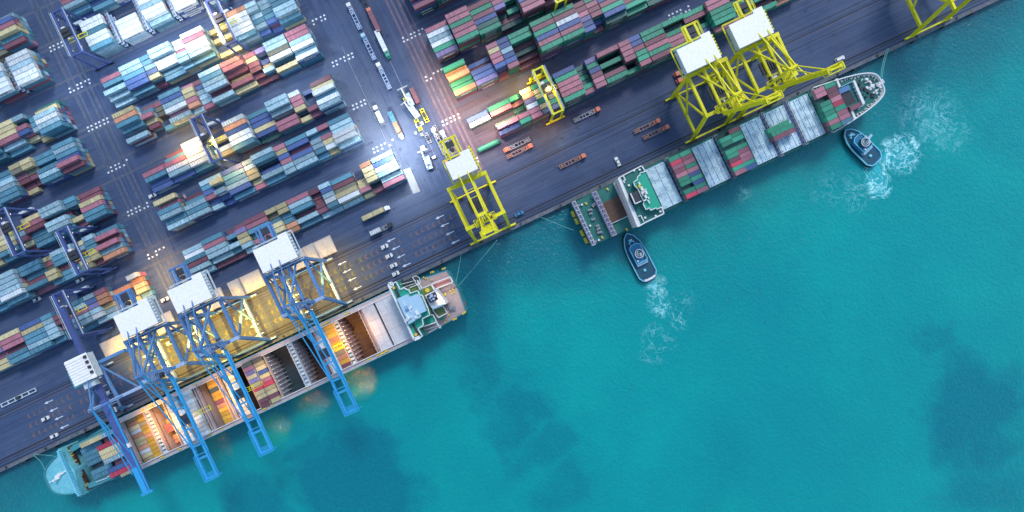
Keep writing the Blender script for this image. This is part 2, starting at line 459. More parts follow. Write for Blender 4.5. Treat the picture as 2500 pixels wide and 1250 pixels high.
# lanes: base (seaward edge) of every stack row, in metres
BV = [v / S for v in (275, 403, 503, 631, 732, 859, 958)]
RBV = [v / S for v in (270, 397, 497, 622, 735)]
ROWP = 12.33 / S
BAY = 56.3 / S
XE0, XE1 = -713 / S, -205 / S       # middle yard
XW1 = -825 / S                      # far left yard, east end
XR0 = 40 / S                        # right yard, west end
strips = []
for b in BV:
    for dy in (-2.2, 17.4): strips += [(-330, b + dy, XE1 + 4, b + dy + 1.3)]
sheet('runway_strip', strips, M['strip'], 0.004)
ps = []
for b in RBV:
    for dy in (-2.6, 17.4): ps += [(XR0 - 6, b + dy, 330, b + dy + 1.2)]
sheet('lane_strip', ps, M['strip'], 0.008)
vs_ = []
for x in (-14, -2, 12, 24): vs_ += [(x / S, 50, x / S + 1.1, 330)]
sheet('cross_road_strip', vs_, M['stripp'], 0.012)
sheet('west_road_strip', [(x / S, 50, x / S + 1.2, 330) for x in (-800, -788, -768, -756)], M['strip'], 0.016)
sheet('crane_rail', [(-420, 68 / S - 0.25, 420, 68 / S + 0.25), (-420, 182 / S - 0.25, 420, 182 / S + 0.25), (-420, 75 / S, 420, 77 / S),
                     (-420, 186 / S, 420, 187 / S)], M['joint'], 0.020)
sheet('pavement_joint', [(-420, 80.5 / S, 420, 84.5 / S), (-420, 174 / S, -20, 175 / S), (60, 196 / S, 420, 197.6 / S), (60, 160 / S, 330, 161.2 / S)], M['joint'], 0.024)

# small white guide squares where the lanes cross the roads
mk = []
def guide(u, v, n=6, k=1.0):
    for i in range(n):
        for j in range(2):
            if rng.random() < 0.12: continue
            x = (u - 24 + i * 9.6 + (i // 2) * 2 + j * 1.5) / S; y = (v - 4 + j * 9) / S
            mk.append((x, y, x + 4.6 / S, y + 4.2 / S))
for v in (375, 491, 607, 719, 824, 935): guide(-782, v)
for v in (374, 607): guide(-174, v)
for v in (491, 720): guide(-174, v, 4)
for v in (588, 478, 362): guide(7, v)
guide(618, 360); guide(45, 246, 1)
sheet('guide_marking', mk, M['mwhite'], 0.028)
gm = MB()
for v in (161.5, 139, 115.4, 90.4):
    u = -119.0
    while u > -1260:
        x, y = (u + (161 - v) * 0.12) / S, v / S
        gm.add([(x - 2.6, y, .03), (x - 0.6, y - 0.75, .03), (x - 0.6, y - 0.22, .03), (x + 2.6, y - 0.22, .03), (x + 2.6, y + 0.22, .03), (x - 0.6, y + 0.22, .03), (x - 0.6, y + 0.75, .03)],
               [(0, 1, 2, 3, 4, 5, 6)])
        u -= 132
gm.build('arrow_marking', M['mwhite'], kind='structure')
for nm, mat, lo, hi in (('orange_chevron_marking', M['morange'], 0, 1), ('yellow_chevron_marking', M['myellow'], 2, 3)):
    cm = MB()
    for r_, v in enumerate((150, 127, 103)):
        u = -96.0 - r_ * 4; i = 0
        while u > -1260:
            yel = -860 < u < -330
            i += 1
            if yel == (lo == 2) and (i % 9) != 0:
                x, y = u / S, v / S
                cm.add([(x + .9, y + 1.25, .034), (x + .2, y + 1.35, .034), (x - .75, y, .034), (x + .2, y - 1.35, .034), (x + .9, y - 1.25, .034), (x + .25, y, .034)], [(0, 1, 2, 5), (5, 2, 3, 4)])
            u -= 13.6 if yel else 15.2
    cm.build(nm, mat, kind='structure')
sheet('lane_line', [(-1260 / S, v / S, -90 / S, v / S + 0.14) for v in (171.5, 80)] + [(-420, 178 / S, 420, 178.6 / S)], M['morange'], 0.038)
# pale concrete pads
for i, q in enumerate(([(984, 415), (1001, 409), (1026, 467), (1009, 473)], )):
    MB().prism(quad(*q), 0.0, 0.05).build('pavement', M['slab'], kind='structure')
pm = MB()
for (x0, y0, x1, y1) in ((-158, 300, -156.8, 640), (-66, 300, -65, 560)):
    pm.add([(x0/S, y0/S, .03), (x0/S + .16, y0/S, .03), (x0/S + .16, y1/S, .03), (x0/S, y1/S, .03)], [(0,1,2,3)])
pm.build('road_line', M['slab'], kind='structure')

# ------------------------------------------------------------------ containers
CW, CH = 2.44, 2.6
DL = {'4': 12.19, '2': 6.06}
def cont_bm(m, L, x=0, y=0, z=0, mi=0, li=None, lite=False, lines=1):
    """one shipping container: body with recessed roof and ribbed long sides, base at z"""
    hx, hy = L / 2, CW / 2
    i = 0.14
    vs = [(-hx,-hy,0),(hx,-hy,0),(hx,hy,0),(-hx,hy,0),(-hx,-hy,CH),(hx,-hy,CH),(hx,hy,CH),(-hx,hy,CH),
          (-hx+i*2,-hy+i,CH),(hx-i*2,-hy+i,CH),(hx-i*2,hy-i,CH),(-hx+i*2,hy-i,CH),
          (-hx+i*2,-hy+i,CH-.07),(hx-i*2,-hy+i,CH-.07),(hx-i*2,hy-i,CH-.07),(-hx+i*2,hy-i,CH-.07)]
    fs = [(0,3,2,1),(0,1,5,4),(1,2,6,5),(2,3,7,6),(3,0,4,7),(4,5,9,8),(5,6,10,9),(6,7,11,10),(7,4,8,11),
          (8,9,13,12),(9,10,14,13),(10,11,15,14),(11,8,12,15),(12,13,14,15)]
    m.add([(a+x, b+y, c+z) for a, b, c in vs], fs, mi)
    if not lite:
        n = 9 if L > 8 else 5
        for k in range(n):
            cx = x - hx + L * (k + .5) / n
            m.box(cx - .32, y - hy - .035, z + .2, cx + .32, y - hy + .01, z + CH - .2, mi)
            m.box(cx - .32, y + hy - .01, z + .2, cx + .32, y + hy + .035, z + CH - .2, mi)
            m.box(cx - .2, y - hy + .25, z + CH - .08, cx + .2, y + hy - .25, z + CH - .02, mi)
        m.box(x + hx - .01, y - .05, z + .15, x + hx + .05, y + .05, z + CH - .15, mi)
        for sx in (-1, 1):
            for sy in (-1, 1):
                m.box(x + sx*(hx-.09) - .09, y + sy*(hy-.08) - .09, z + CH - .1, x + sx*(hx-.09) + .09, y + sy*(hy-.08) + .09, z + CH + .02, mi)
    if li is not None:
        r = random.Random(int((x + 400) * 7 + z * 13)); 
        cx = x - hx * 0.55
        while cx < x + hx * 0.5:
            wd = r.choice((.55, .7, .85))
            m.box(cx, y - hy - .05, z + 1.25, cx + wd, y - hy - .02, z + 2.05, li)
            cx += wd + .22
REC = []     # every container: dict(x, y, z, t, c, bay, row, block, yard, top, let)
TIERC = {'R': 'GGMPMGBGCM', 'E': 'LTTWLBMTYL', 'W': 'TLTTYMPLTB', 'S': 'TLYMOG', 'N': 'GMGPTC'}
PITCHZ = 2.62
def stack(x, y, t, c, h, yard, block, bay, row, z0=0.0, let=False, off=(0, 0)):
    for k in range(h):
        top = k == h - 1
        cc = c if top else rng.choice(TIERC[yard])
        near = row == 0
        REC.append(dict(x=x + off[0] * (k / max(1, h)), y=y, z=z0 + k * PITCHZ, t=t, c=cc, bay=bay, row=row, block=block, yard=yard, top=top,
                        let=(near or let) and cc in 'GWBC' and t == '4' and rng.random() < 0.7))
def parse(s):
    """'P3-0G4' -> [(P,3),(-,0),(G,4)], far row first"""
    return [(s[i], int(s[i + 1])) for i in range(0, len(s), 2)]
def block(yard, idx, base, x0, groups, right_to_left=False):
    x = x0
    for gi, g in enumerate(groups):
        t, s = g[0], g[1:]
        if t == '_':                       # gap of n tenths of a bay
            x += (-1 if right_to_left else 1) * BAY * int(s) / 10; continue
        wd = BAY if t == '4' else BAY / 2
        cx = x - wd / 2 if right_to_left else x + wd / 2
        if abs(cx) < 310:
            for k, (c, h) in enumerate(parse(s)):
                if c == '-' or h == 0: continue
                row = 5 - k
                stack(cx + rng.uniform(-.12, .12), base + ROWP * (row + .5), t, c, h, yard, idx, gi, row)
        x += -wd if right_to_left else wd

def rnd_groups(n, pal, hs=(2, 3, 3, 4), gaps=0.08, seed=1):
    r = random.Random(seed); out = []
    for i in range(n):
        for t in (('4',) if r.random() < 0.6 else ('2', '2')):
            main = r.choice(pal); h0 = r.choice(hs); s = ''
            for k in range(6):
                c = main if r.random() < 0.35 else r.choice(pal)
                h = max(0, min(4, h0 + r.choice((-1, 0, 0, 0, 1)) - (1 if k == 5 else 0)))
                if r.random() < gaps or h == 0: s += '-0'
                else: s += c + str(h)
            out.append(t + s)
    return out

# right yard
block('R', 0, RBV[0], XR0, ['4B2W2-0-0-0-0', '4G3P3-0C1P4B3', '2G3P2C1C1P4G4', '2P4P4V4W4P4P4', '2G4Y4Y4G4Y4B4', '2G4O4P4Y4G4B4', '4B5G5P5P5P5G5',
    '2C2C2G2C2G3P3', '2V4G4B4M4P4P4', '4P5-0G4C2M4G4', '2P5P5P5P5-0G3', '2B5B5M5G5G5P5', '4G5G5M5P5G5M5', '4G5C3G4P4P4G4', '4G4M4C2G3B3G3',
    '4P5P5G5G5G5P4', '2V4C3G4G4B3P3', '2G4M4G4T4G3P3', '4C3B4G3G4M2G3', '4G3P3G4G3P3O2', '4G3M3P3G3B2-0', '4P3G3'])
block('R', 1, RBV[1], XR0, ['4G4O3O4G3G3O4', '4-0B2M2B4B4V4', '2P5Y5P5P5B5M2', '2B5B5L5B5B5P5', '4G5G5M3C3M2M1', '4G6M6G6B6P6G6', '4G6M6W6B6P6G6', '2M5M5P5V5B5B5',
    '2G5P5M5M5B3M2', '4W5B5P5G5B5C4', '4G4G4M3M4G4G3', '4G3G3G3C2G3C3', '4M3C3G3G3M2G2', '4G3G3P3M3G3C2'])
block('R', 2, RBV[2], XR0, ['4P4W4L4W4G4V4', '4P6P6G6P6P6G6', '4M5G5M5B5C5G5', '2P5P5V5C2M2C2', '2G3G4C2G3M2C2', '4P5G6G6B6P6P6', '2V6P5O5P5M5M4', '2P5O5M5P4M4K3', '2C3C3G4C3C3M3', '2M4G4M4C3G3M3'])
block('R', 3, RBV[3], XR0, ['4G4P4B4P4V3M4', '4G4C4G4G4C4G4', '4C3G3G3M3C3G3', '2M3P3'])
# middle yard
block('E', 0, BV[0], XE0, ['4L2W2T3M3L3L2', '4T3P3L3L3L2M1', '2M1T2-0L3T2M1', '2M2V3Y3Y3L3L2', '4M3P3T3T2P2Y1', '2Y3K2T2Y3Y3M1', '2Y3Y3T2T2O2O2', '4P3L3T3M1L2T1',
    '2M2M1M1M2M2L1', '2L3B3L3W3T3L1', '4T2M2K2Y3W3L1', '2-0-0Y1Y2P3Y1', '2O4Y4Y4Y4-0M2', '4L4B4W4L4L3P3'])
block('E', 1, BV[1], XE0, ['4Y4P3T4L4T3L3', '4-0M1T2L3T3L3', '2L3T3B3P3B2L2', '2L3Y4T2L4B2B1', '4B3T3T3L3B3T2', '2L3L3Y3Y3Y2P2', '4L4T4-0B2L3T2', '2P3Y3B3P3L3L3',
    '4T3B3M2B3L3L3', '2L3T2L3L3T3T2', '2P3T2P3Y3W3Y2', '4T3L3L3W4W4L3'])
block('E', 2, BV[2], XE0, ['4-0M1P3T3B2B2', '4M1T2P3W3L3B2', '4W3W3W3W3W3T2', '4-0Y1-0W1Y1-0', '4W4O4B4W4W4T4', '4T2B2B2Y2B2C1', '4L4L4L3-0P3P3', '2W3P3P3Y3-0Y2', '2B1-0-0-0M3M2',
    '4M3Y3W4T3W4L4'])
block('E', 3, BV[3], XE0, ['4Y4O4T4T3-0L3', '2M1T2P3Y2M2-0', '2M1K1K1-0-0T1', '4T3B3L3W3P2L3', '2P2Y3Y3P3O3L2', '2M2B2L2L2L2P2', '4L4T4L4L4M2L3', '4P4P4M3Y2M3Y2',
    '2P3Y3M3M3M2M1', '2V3-0B2Y2L3M1', '4L4L4K4W4-0Y3', '4P4P4L4W4T3W4'])
block('E', 4, BV[4], XE0, ['4P2T2-0L3L2L1', '4L3L3T3B3B3T2', '2T3T3L3B3Y3M1', '4L4L4W3W3T2T2', '2W3W3P3L4L4T3', '4W4P4W4W4L4T3', '4Y1-0Y1-0-0Y1', '4O4W4W4W4W4T4',
    '2L4L4L3T3L3B2', '2L3L3T3T3B3B1', '4B4T4T4L4L4T3'])
block('E', 5, BV[5], XE0, ['_04', '4W4W4T4W4W4T4', '_03', '4-0-0W3W3W3W3', '_03', '4W4W4L4W4W4L3', '_03', '4W4W4W4W4W4W4', '_03', '4W3W4W4W4L4W4'])
block('E', 6, BV[6], XE0, ['4-0P3P3L3T2B1', '4T3T3L3T3B2T2', '4M3M3B2T3L3W2', '4W3L3W3W3T2T2'])
# far left yard, listed from its east end
block('W', 0, BV[0], XW1, ['2W3O2Y2Y2T1T1', '4-0O1-0-0Y1T1', '2P3O3O3Y2L2L2', '2L3B3V3L3W3L2', '4T3L3P3L3L3T1', '2B2M3M3P2T1T1', '2T3L3L3L3L3T2', '4B3Y3T3T3L3T3', '4Y3P3P3M2T3T3', '4M3Y3V3P2Y2Y2'] + rnd_groups(3, 'LTYMB', seed=5), True)
block('W', 1, BV[1], XW1, ['4T2P3M2P4L3O3', '2L3T3T3Y3Y3M2', '2Y2L2M2T2Y3Y3', '4L3T3T3M2T2T2', '2Y2P2K2Y3Y3T2', '4T3T3T2M2T3P1', '4L4L4L4L4W4T3', '4T3L3P3B2T3T2'] + rnd_groups(3, 'LTYMB', seed=6), True)
block('W', 2, BV[2], XW1, ['4M2M2Y3P3T3T3', '2T3T3-0-0Y3M2', '4L4L4M2L4L4T3', '4Y3P3M3T2T2T2', '2-0M1L3M3Y2M1', '4P3Y3Y3Y3T3T2', '4T2P3Y3T3M2Y2'] + rnd_groups(4, 'LTYPB', seed=7), True)
block('W', 3, BV[3], XW1, ['4T3L3T3B3P4M3', '4T2T2B1T3L3T3', '2Y3Y3K2M2M1-0', '2Y3K3P2M2M1Y1', '4T2T2L3L3T3T3', '4K3T2T3Y3M2T2'] + rnd_groups(4, 'LTYPB', seed=8), True)
block('W', 4, BV[4], XW1, ['4C2Y3L4W4L4T4', '2-0T2T2L2L1Y1', '2L3-0P3B3Y1-0', '4Y3Y3Y3P3L2T1', '4Y3P3T2M3T3T2'] + rnd_groups(3, 'LTYPB', seed=9), True)
block('W', 5, BV[5], XW1, ['4W4W4L4W4W4W4', '_03', '4W4W4L4W4W4W4', '_03', '4W4W4W4L4W4W3'], True)
block('W', 6, BV[6], XW1, ['4L3B4P4Y4T3M3', '4-0O2B2Y3T2K2', '4T3M3B3T3L3L2'], True)

# ------------------------------------------------------------------ cranes
def make_sts(name, label, u, hw, col, raised, house, hoff=0.0, small=False, slim=False, zt=31.0):
    """ship-to-shore gantry crane; u = centre along the quay (photo px), hw = half width (px)"""
    x = u / S; h = hw / S
    ys, yst, yl, ylt = 68 / S, 95 / S, 182 / S, 190 / S
    main, sec, bm_ = (M['yellow'],) * 3 if col == 'y' else (M['blue'], M['paleblue'], M['bblue'])
    rt = root(name, label, 'quay crane', (x, ys, 0), 0, 'ship to shore gantry cranes on the quay')
    def L(px, py, pz): return (px, py - ys, pz)
    lw = 1.45 if col == 'y' else 1.3
    for sx in (-1, 1):
        MB().beam(L(sx*h, ys, 1.5), L(sx*h, yst, zt), lw, lw*1.15).build('leg', main, rt)
        MB().beam(L(sx*h, yl, 1.5), L(sx*h, ylt, zt), lw, lw*1.15).build('leg', main, rt)
        MB().beam(L(sx*h, ys + 1.6, 9), L(sx*h, yl, 9), 1.25, 1.6).build('portal_tie', main if col == 'y' else sec, rt)
        MB().beam(L(sx*h, yst, zt), L(sx*h, ylt, zt), 1.3, 1.5).build('side_girder', main, rt)
        m = MB().beam(L(sx*h, yl, 9.5), L(sx*h, yst - .4, zt - 1), .85).beam(L(sx*h, ylt, zt-1), L(sx*h, (ys+yl)/2, 9.8), .75)
        if not slim: m.build('diagonal_brace', main, rt)
        for yy in (ys, yl):
            m = MB()
            for k in range(4): m.box(sx*h - 3.6 + k*1.9, yy - ys - .5, 0.05, sx*h - 2.1 + k*1.9, yy - ys + .5, 1.1)
            m.beam(L(sx*h - 3.9, yy, 1.35), L(sx*h + 3.9, yy, 1.35), .9, .55)
            m.build('bogie', M['yellow'] if col == 'y' else M['paleblue'], rt)
    for yy, z in ((ys, 2.6), (yl, 2.6)):
        MB().beam(L(-h, yy, z), L(h, yy, z), .8 if yy == ys else .6, 1.0).build('sill_beam', main, rt)
    MB().beam(L(-h-.8, yst, zt), L(h+.8, yst, zt), 1.7, 1.9).build('cross_girder', main if col == 'y' else sec, rt)
    MB().beam(L(-h-.8, ylt, zt), L(h+.8, ylt, zt), 1.9, 1.9).build('cross_girder', main, rt)
    g = 2.6; zb = zt + 1.9
    yback = 290 / S
    for sx in (-1, 1):
        MB().beam(L(sx*g, yst - 2.5, zb), L(sx*g, yback, zb), 1.15, 1.7).build('main_girder', main, rt)
    y = yst
    while y < yback - 13:
        MB().beam(L(-g, y, zb - .3), L(g, y, zb - .3), .4).build('girder_tie', main, rt); y += 4.2
    # backreach frame with walkways
    m = MB()
    for k in range(4): m.beam(L(-g - 1.6, 240/S + k * 3.6, zb + .6), L(g + 1.6, 240/S + k * 3.6, zb + .6), .35)
    for sx in (-1, 1):
        m.beam(L(sx*(g+1.6), 236/S, zb + .6), L(sx*(g+1.6), yback, zb + .6), .5)
        m.beam(L(sx*(g+1.6), 236/S, zb + 1.9), L(sx*(g+1.6), yback, zb + 1.9), .18)
    m.beam(L(-g-1.6, yback, zb + .6), L(g+1.6, yback, zb + .6), .6)
    m.build('backreach_frame', main, rt)
    m = MB().box(-g - .2, yback - ys - 4.4, zb - .4, g + .2, yback - ys - 1.6, zb + .8)
    m.cyl(0, yback - ys - 6, zb - .2, 1.1, 1.1)
    m.build('cable_winch', M['dark'], rt)
    # machine house
    hwid, hdep = house; hx0 = hoff / S - hwid / 2; hy0 = 219 / S - hdep / 2 - ys
    zh0, zh1 = zb + 1.2, zb + 5.8
    hr = MB()
    if small:
        hr.prism([(hx0, hy0), (hx0+hwid, hy0), (hx0+hwid, hy0+hdep), (hx0, hy0+hdep)], zh0, zh1)
    else:
        c = 2.4
        hr.prism([(hx0, hy0), (hx0+hwid, hy0), (hx0+hwid, hy0+hdep+1.6), (hx0+hwid-4.2, hy0+hdep+1.6), (hx0+hwid-4.2, hy0+hdep), (hx0, hy0+hdep)], zh0, zh1)
    ho = hr.build('machine_house', M['wallw'], rt)
    rf = MB()
    e = .35
    if small:
        rf.prism([(hx0-e, hy0-e), (hx0+hwid+e, hy0-e), (hx0+hwid+e, hy0+hdep+e), (hx0-e, hy0+hdep+e)], zh1, zh1+.3)
    else:
        rf.prism([(hx0-e, hy0-e), (hx0+hwid+e, hy0-e), (hx0+hwid+e, hy0+hdep+1.6+e), (hx0+hwid-4.2-e, hy0+hdep+1.6+e), (hx0+hwid-4.2-e, hy0+hdep+e), (hx0-e, hy0+hdep+e)], zh1, zh1+.3)
    rf.build('roof', M['roofw'], ho)
    m = MB()
    for k in range(7): m.box(hx0+hwid+e+.1, hy0 + 1 + k*1.6, zh1-1.4, hx0+hwid+e+1.0, hy0 + 2.0 + k*1.6, zh1-.3)
    m.rail([(hx0-1.2, hy0-1.2), (hx0+hwid+1.4, hy0-1.2), (hx0+hwid+1.4, hy0+hdep+2.3), (hx0-1.2, hy0+hdep+2.3)], zh0 + .3, .5, .2)
    m.rail([(hx0-1.4, hy0-1.4), (hx0+hwid+1.6, hy0-1.4), (hx0+hwid+1.6, hy0+hdep+2.5), (hx0-1.4, hy0+hdep+2.5)], zh0 + 1.5, .14, .14)
    m.build('gallery', main if col == 'y' else M['wallw'], ho)
    # A-frame over the sea legs with back stays
    za = zt + 17
    m = MB()
    for sx in (-1, 1):
        hh = g if slim else h*.62
        m.beam(L(sx*hh, yst, zt + .8), L(sx*1.7, yst + 2.0, za), 1.05)
        if not slim: m.beam(L(sx*hh, ylt, zt + .8), L(sx*1.7, yst + 2.4, za - .5), .75)
        m.beam(L(sx*1.7, yst + 2.0, za), L(sx*g, yback - 6, zb + .5), .45)
    m.beam(L(-2.2, yst + 2.0, za), L(2.2, yst + 2.0, za), 1.2)
    m.beam(L(-h*.4, yst + .9, zt + 7.5), L(h*.4, yst + .9, zt + 7.5), .6)
    m.build('a_frame', main, rt)
    for (a, b, z) in ((-5.4, -1.2, zt + 1.8), (2.5, 5.6, zt + 2.4), (-1.8, 2.2, zt + 9.0)):
        m = MB().rail([(a, yst-ys-1.6), (b, yst-ys-1.6), (b, yst-ys+2.2), (a, yst-ys+2.2)], z, .25, .2)
        m.rail([(a, yst-ys-1.6), (b, yst-ys-1.6), (b, yst-ys+2.2), (a, yst-ys+2.2)], z + 1.1, .12, .12)
        for k in range(4): m.beam((a + (b-a)*k/4, yst-ys-1.6, z), (a + (b-a)*k/4, yst-ys+2.2, z), .35)
        m.build('platform', main if col == 'y' else sec, rt)
    m = MB()
    for k in range(9):
        m.cbox(rng.uniform(-4.5, 4.5), rng.uniform(yst-ys-1.5, yst-ys+3.5), zt + 1.4, rng.uniform(.6, 1.6), rng.uniform(.6, 1.6), rng.uniform(.6, 2.0))
    m.each('winch', M['dark'], rt)
    # boom
    if raised:
        yt, zt2 = 58 / S, 74.0
        r0 = Vector(L(0, yst - 2.6, zb)); r1 = Vector(L(0, yt, zt2))
        parts = []
        bm = MB()
        for sx in (-1, 1):
            bm.beam(r0 + Vector((sx*g, 0, 0)), r1 + Vector((sx*g, 0, 0)), 1.25, 1.9, up=(0, 1, 0))
        bo = bm.build('boom', main, rt)
        tm = MB(); n = 11
        for k in range(n + 1):
            p = r0.lerp(r1, k / n)
            tm.beam(p + Vector((-g, 0, 0)), p + Vector((g, 0, 0)), .6, 1.0)
            if k < n:
                q = r0.lerp(r1, (k + 1) / n)
                tm.beam(p + Vector((-g, 0, 0)), q + Vector((g, 0, 0)), .3)
                tm.beam(p + Vector((g + .9, 0, 0)), q + Vector((g + .9, 0, 0)), .25)
        p = r1
        tm.rail([(p.x-g-1, p.y-1.5), (p.x+g+1, p.y-1.5), (p.x+g+1, p.y+1.5), (p.x-g-1, p.y+1.5)], p.z, .4, .4)
        tm.rail([(p.x-g-1, p.y-1.5), (p.x+g+1, p.y-1.5), (p.x+g+1, p.y+1.5), (p.x-g-1, p.y+1.5)], p.z - 3.5, .3, .3)
        for sx in (-1, 1): tm.beam((p.x + sx*(g+1), p.y - 1.5, p.z), (p.x + sx*(g+1), p.y - 1.5, p.z - 3.5), .3)
        tm.build('boom_tie', main, bo)
        sm = MB()
        for sx in (-1, 1):
            sm.beam(L(sx*1.7, yst + 2.0, za), r0.lerp(r1, .45) + Vector((sx*g, 0, 0)), .4)
            sm.beam(L(sx*1.7, yst + 2.0, za), r0.lerp(r1, .8) + Vector((sx*g, 0, 0)), .4)
        sm.build('forestay', main, rt)
        ty = 30.0
        m = MB().box(-g+.7, ty-ys-3.5, zb-.8, g-.7, ty-ys+3.5, zb+.6)
        for k in range(3): m.box(-1.6+k*1.2, ty-ys-2, zb+.6, -1.0+k*1.2, ty-ys+2, zb+1.3)
        tr = m.build('trolley', M['dark'], rt)
        MB().box(-1.0, ty-ys-6.2, zb-3.2, 1.0, ty-ys-3.8, zb-.8).build('operator_cab', M['white'], tr)
        for sx in (-1, 1): MB().box(sx*(g+1.4)-.9, ty-ys-3, zb-1.6, sx*(g+1.4)+.9, ty-ys+3.4, zb-.4).build('cable_box', M['dark'], rt)
        m = MB().beam(L(0, yst, zb - 1), L(0, ty - 4, zb - 1), 2.6, .15); m.build('cable_tray', M['steel'], rt)
    else:
        yt = -158 / S; zb2 = zt + .6
        bm = MB()
        for sx in (-1, 1): bm.beam(L(sx*g, yst - 2.6, zb2), L(sx*g, yt, zb2), .95, 1.5)
        bo = bm.build('boom', bm_, rt)
        tm = MB(); ys_ = [yst - 4, 12, 2, -9, -18, -24.5, yt + .5]
        for y in ys_[:2]: tm.beam(L(-g, y, zb2), L(g, y, zb2), .5)
        for y in ys_[2:]: tm.beam(L(-g, y, zb2), L(g, y, zb2), .8 if y > -20 else 1.1, 1.0)
        tm.rail([(-g-1.1, yt-ys-.6), (g+1.1, yt-ys-.6), (g+1.1, yt-ys+13), (-g-1.1, yt-ys+13)], zb2 + .4, .38, .3)
        tm.rail([(-g-1.1, yt-ys-.6), (g+1.1, yt-ys-.6), (g+1.1, yt-ys+13), (-g-1.1, yt-ys+13)], zb2 + 1.5, .15, .15)
        tm.beam(L(g+1.1, yst-4, zb2+.2), L(g+1.1, yt+13, zb2+.2), .5, .15)
        tm.beam((g+1.1, yt-ys, zb2+.4), (g+3.0, yt-ys+.4, zb2+.4), .3)
        for k in range(5): tm.beam((-g, yt-ys+1+k*.5, zb2+.2), (g, yt-ys+1+k*.5, zb2+.2), .25)
        tm.build('boom_tie', bm_, bo)
        sm = MB()
        for sx in (-1, 1):
            sm.beam(L(sx*1.7, yst + 2.0, za), L(sx*g, 3.0, zb2 + .8), .42)
            sm.beam(L(sx*1.7, yst + 2.0, za), L(sx*g, -19.0, zb2 + .8), .42)
        sm.build('forestay', bm_, rt)
        # trolley with spreader hanging over the ship
        ty = -4.0
        m = MB().box(-g+.6, ty-ys-2.5, zb2-.4, g-.6, ty-ys+2.5, zb2+.9)
        for k in range(3): m.cyl(-1.2+k*1.2, ty-ys, zb2+.9, .45, .5)
        tr = m.build('trolley', M['dark'], rt)
        MB().box(-1.1, ty-ys+2.8, zb2-2.8, 1.1, ty-ys+5.0, zb2-.3).build('operator_cab', M['white'], tr)
        m = MB().box(-6.1, ty-ys-1.2, 19.4, 6.1, ty-ys-.9, 19.8).box(-6.1, ty-ys+.9, 19.4, 6.1, ty-ys+1.2, 19.8)
        for xx in (-6.1, -1.2, .9, 5.8): m.box(xx, ty-ys-.9, 19.4, xx+.3, ty-ys+.9, 19.8)
        for sx in (-1, 1): m.beam((sx*1.2, ty-ys, 19.8), (sx*1.6, ty-ys, zb2-.4), .08)
        m.build('spreader', M['yellow'], tr)
    return rt

QC = [('yellow gantry crane with raised boom, standing alone between the two ships', -19, 44, 'y', True, (12.5, 8.4), 4, False),
      ('yellow gantry crane with raised boom beside the right ship, the left one of two', 561, 45, 'y', True, (17.4, 11.6), -18, False),
      ('yellow gantry crane with raised boom, right one of two by the right ship', 686, 45, 'y', True, (17.4, 11.6), -20, False),
      ('yellow gantry crane cut off by the top right corner of the picture', 1152, 45, 'y', True, (17.4, 11.6), -18, False),
      ('blue gantry crane over the left ship, nearest that ship\'s bridge', -461, 47, 'b', False, (17.6, 11.2), 8, False),
      ('blue gantry crane over the left ship, middle of the three white-roofed ones', -666, 47, 'b', False, (17.6, 11.2), 12, False),
      ('blue gantry crane over the left ship, leftmost of the three white-roofed ones', -797, 47, 'b', False, (17.6, 11.2), 16, False)]
for q in QC:
    make_sts('quay_crane', q[0], q[1], q[2], q[3], q[4], q[5], q[6], False, q is QC[0])

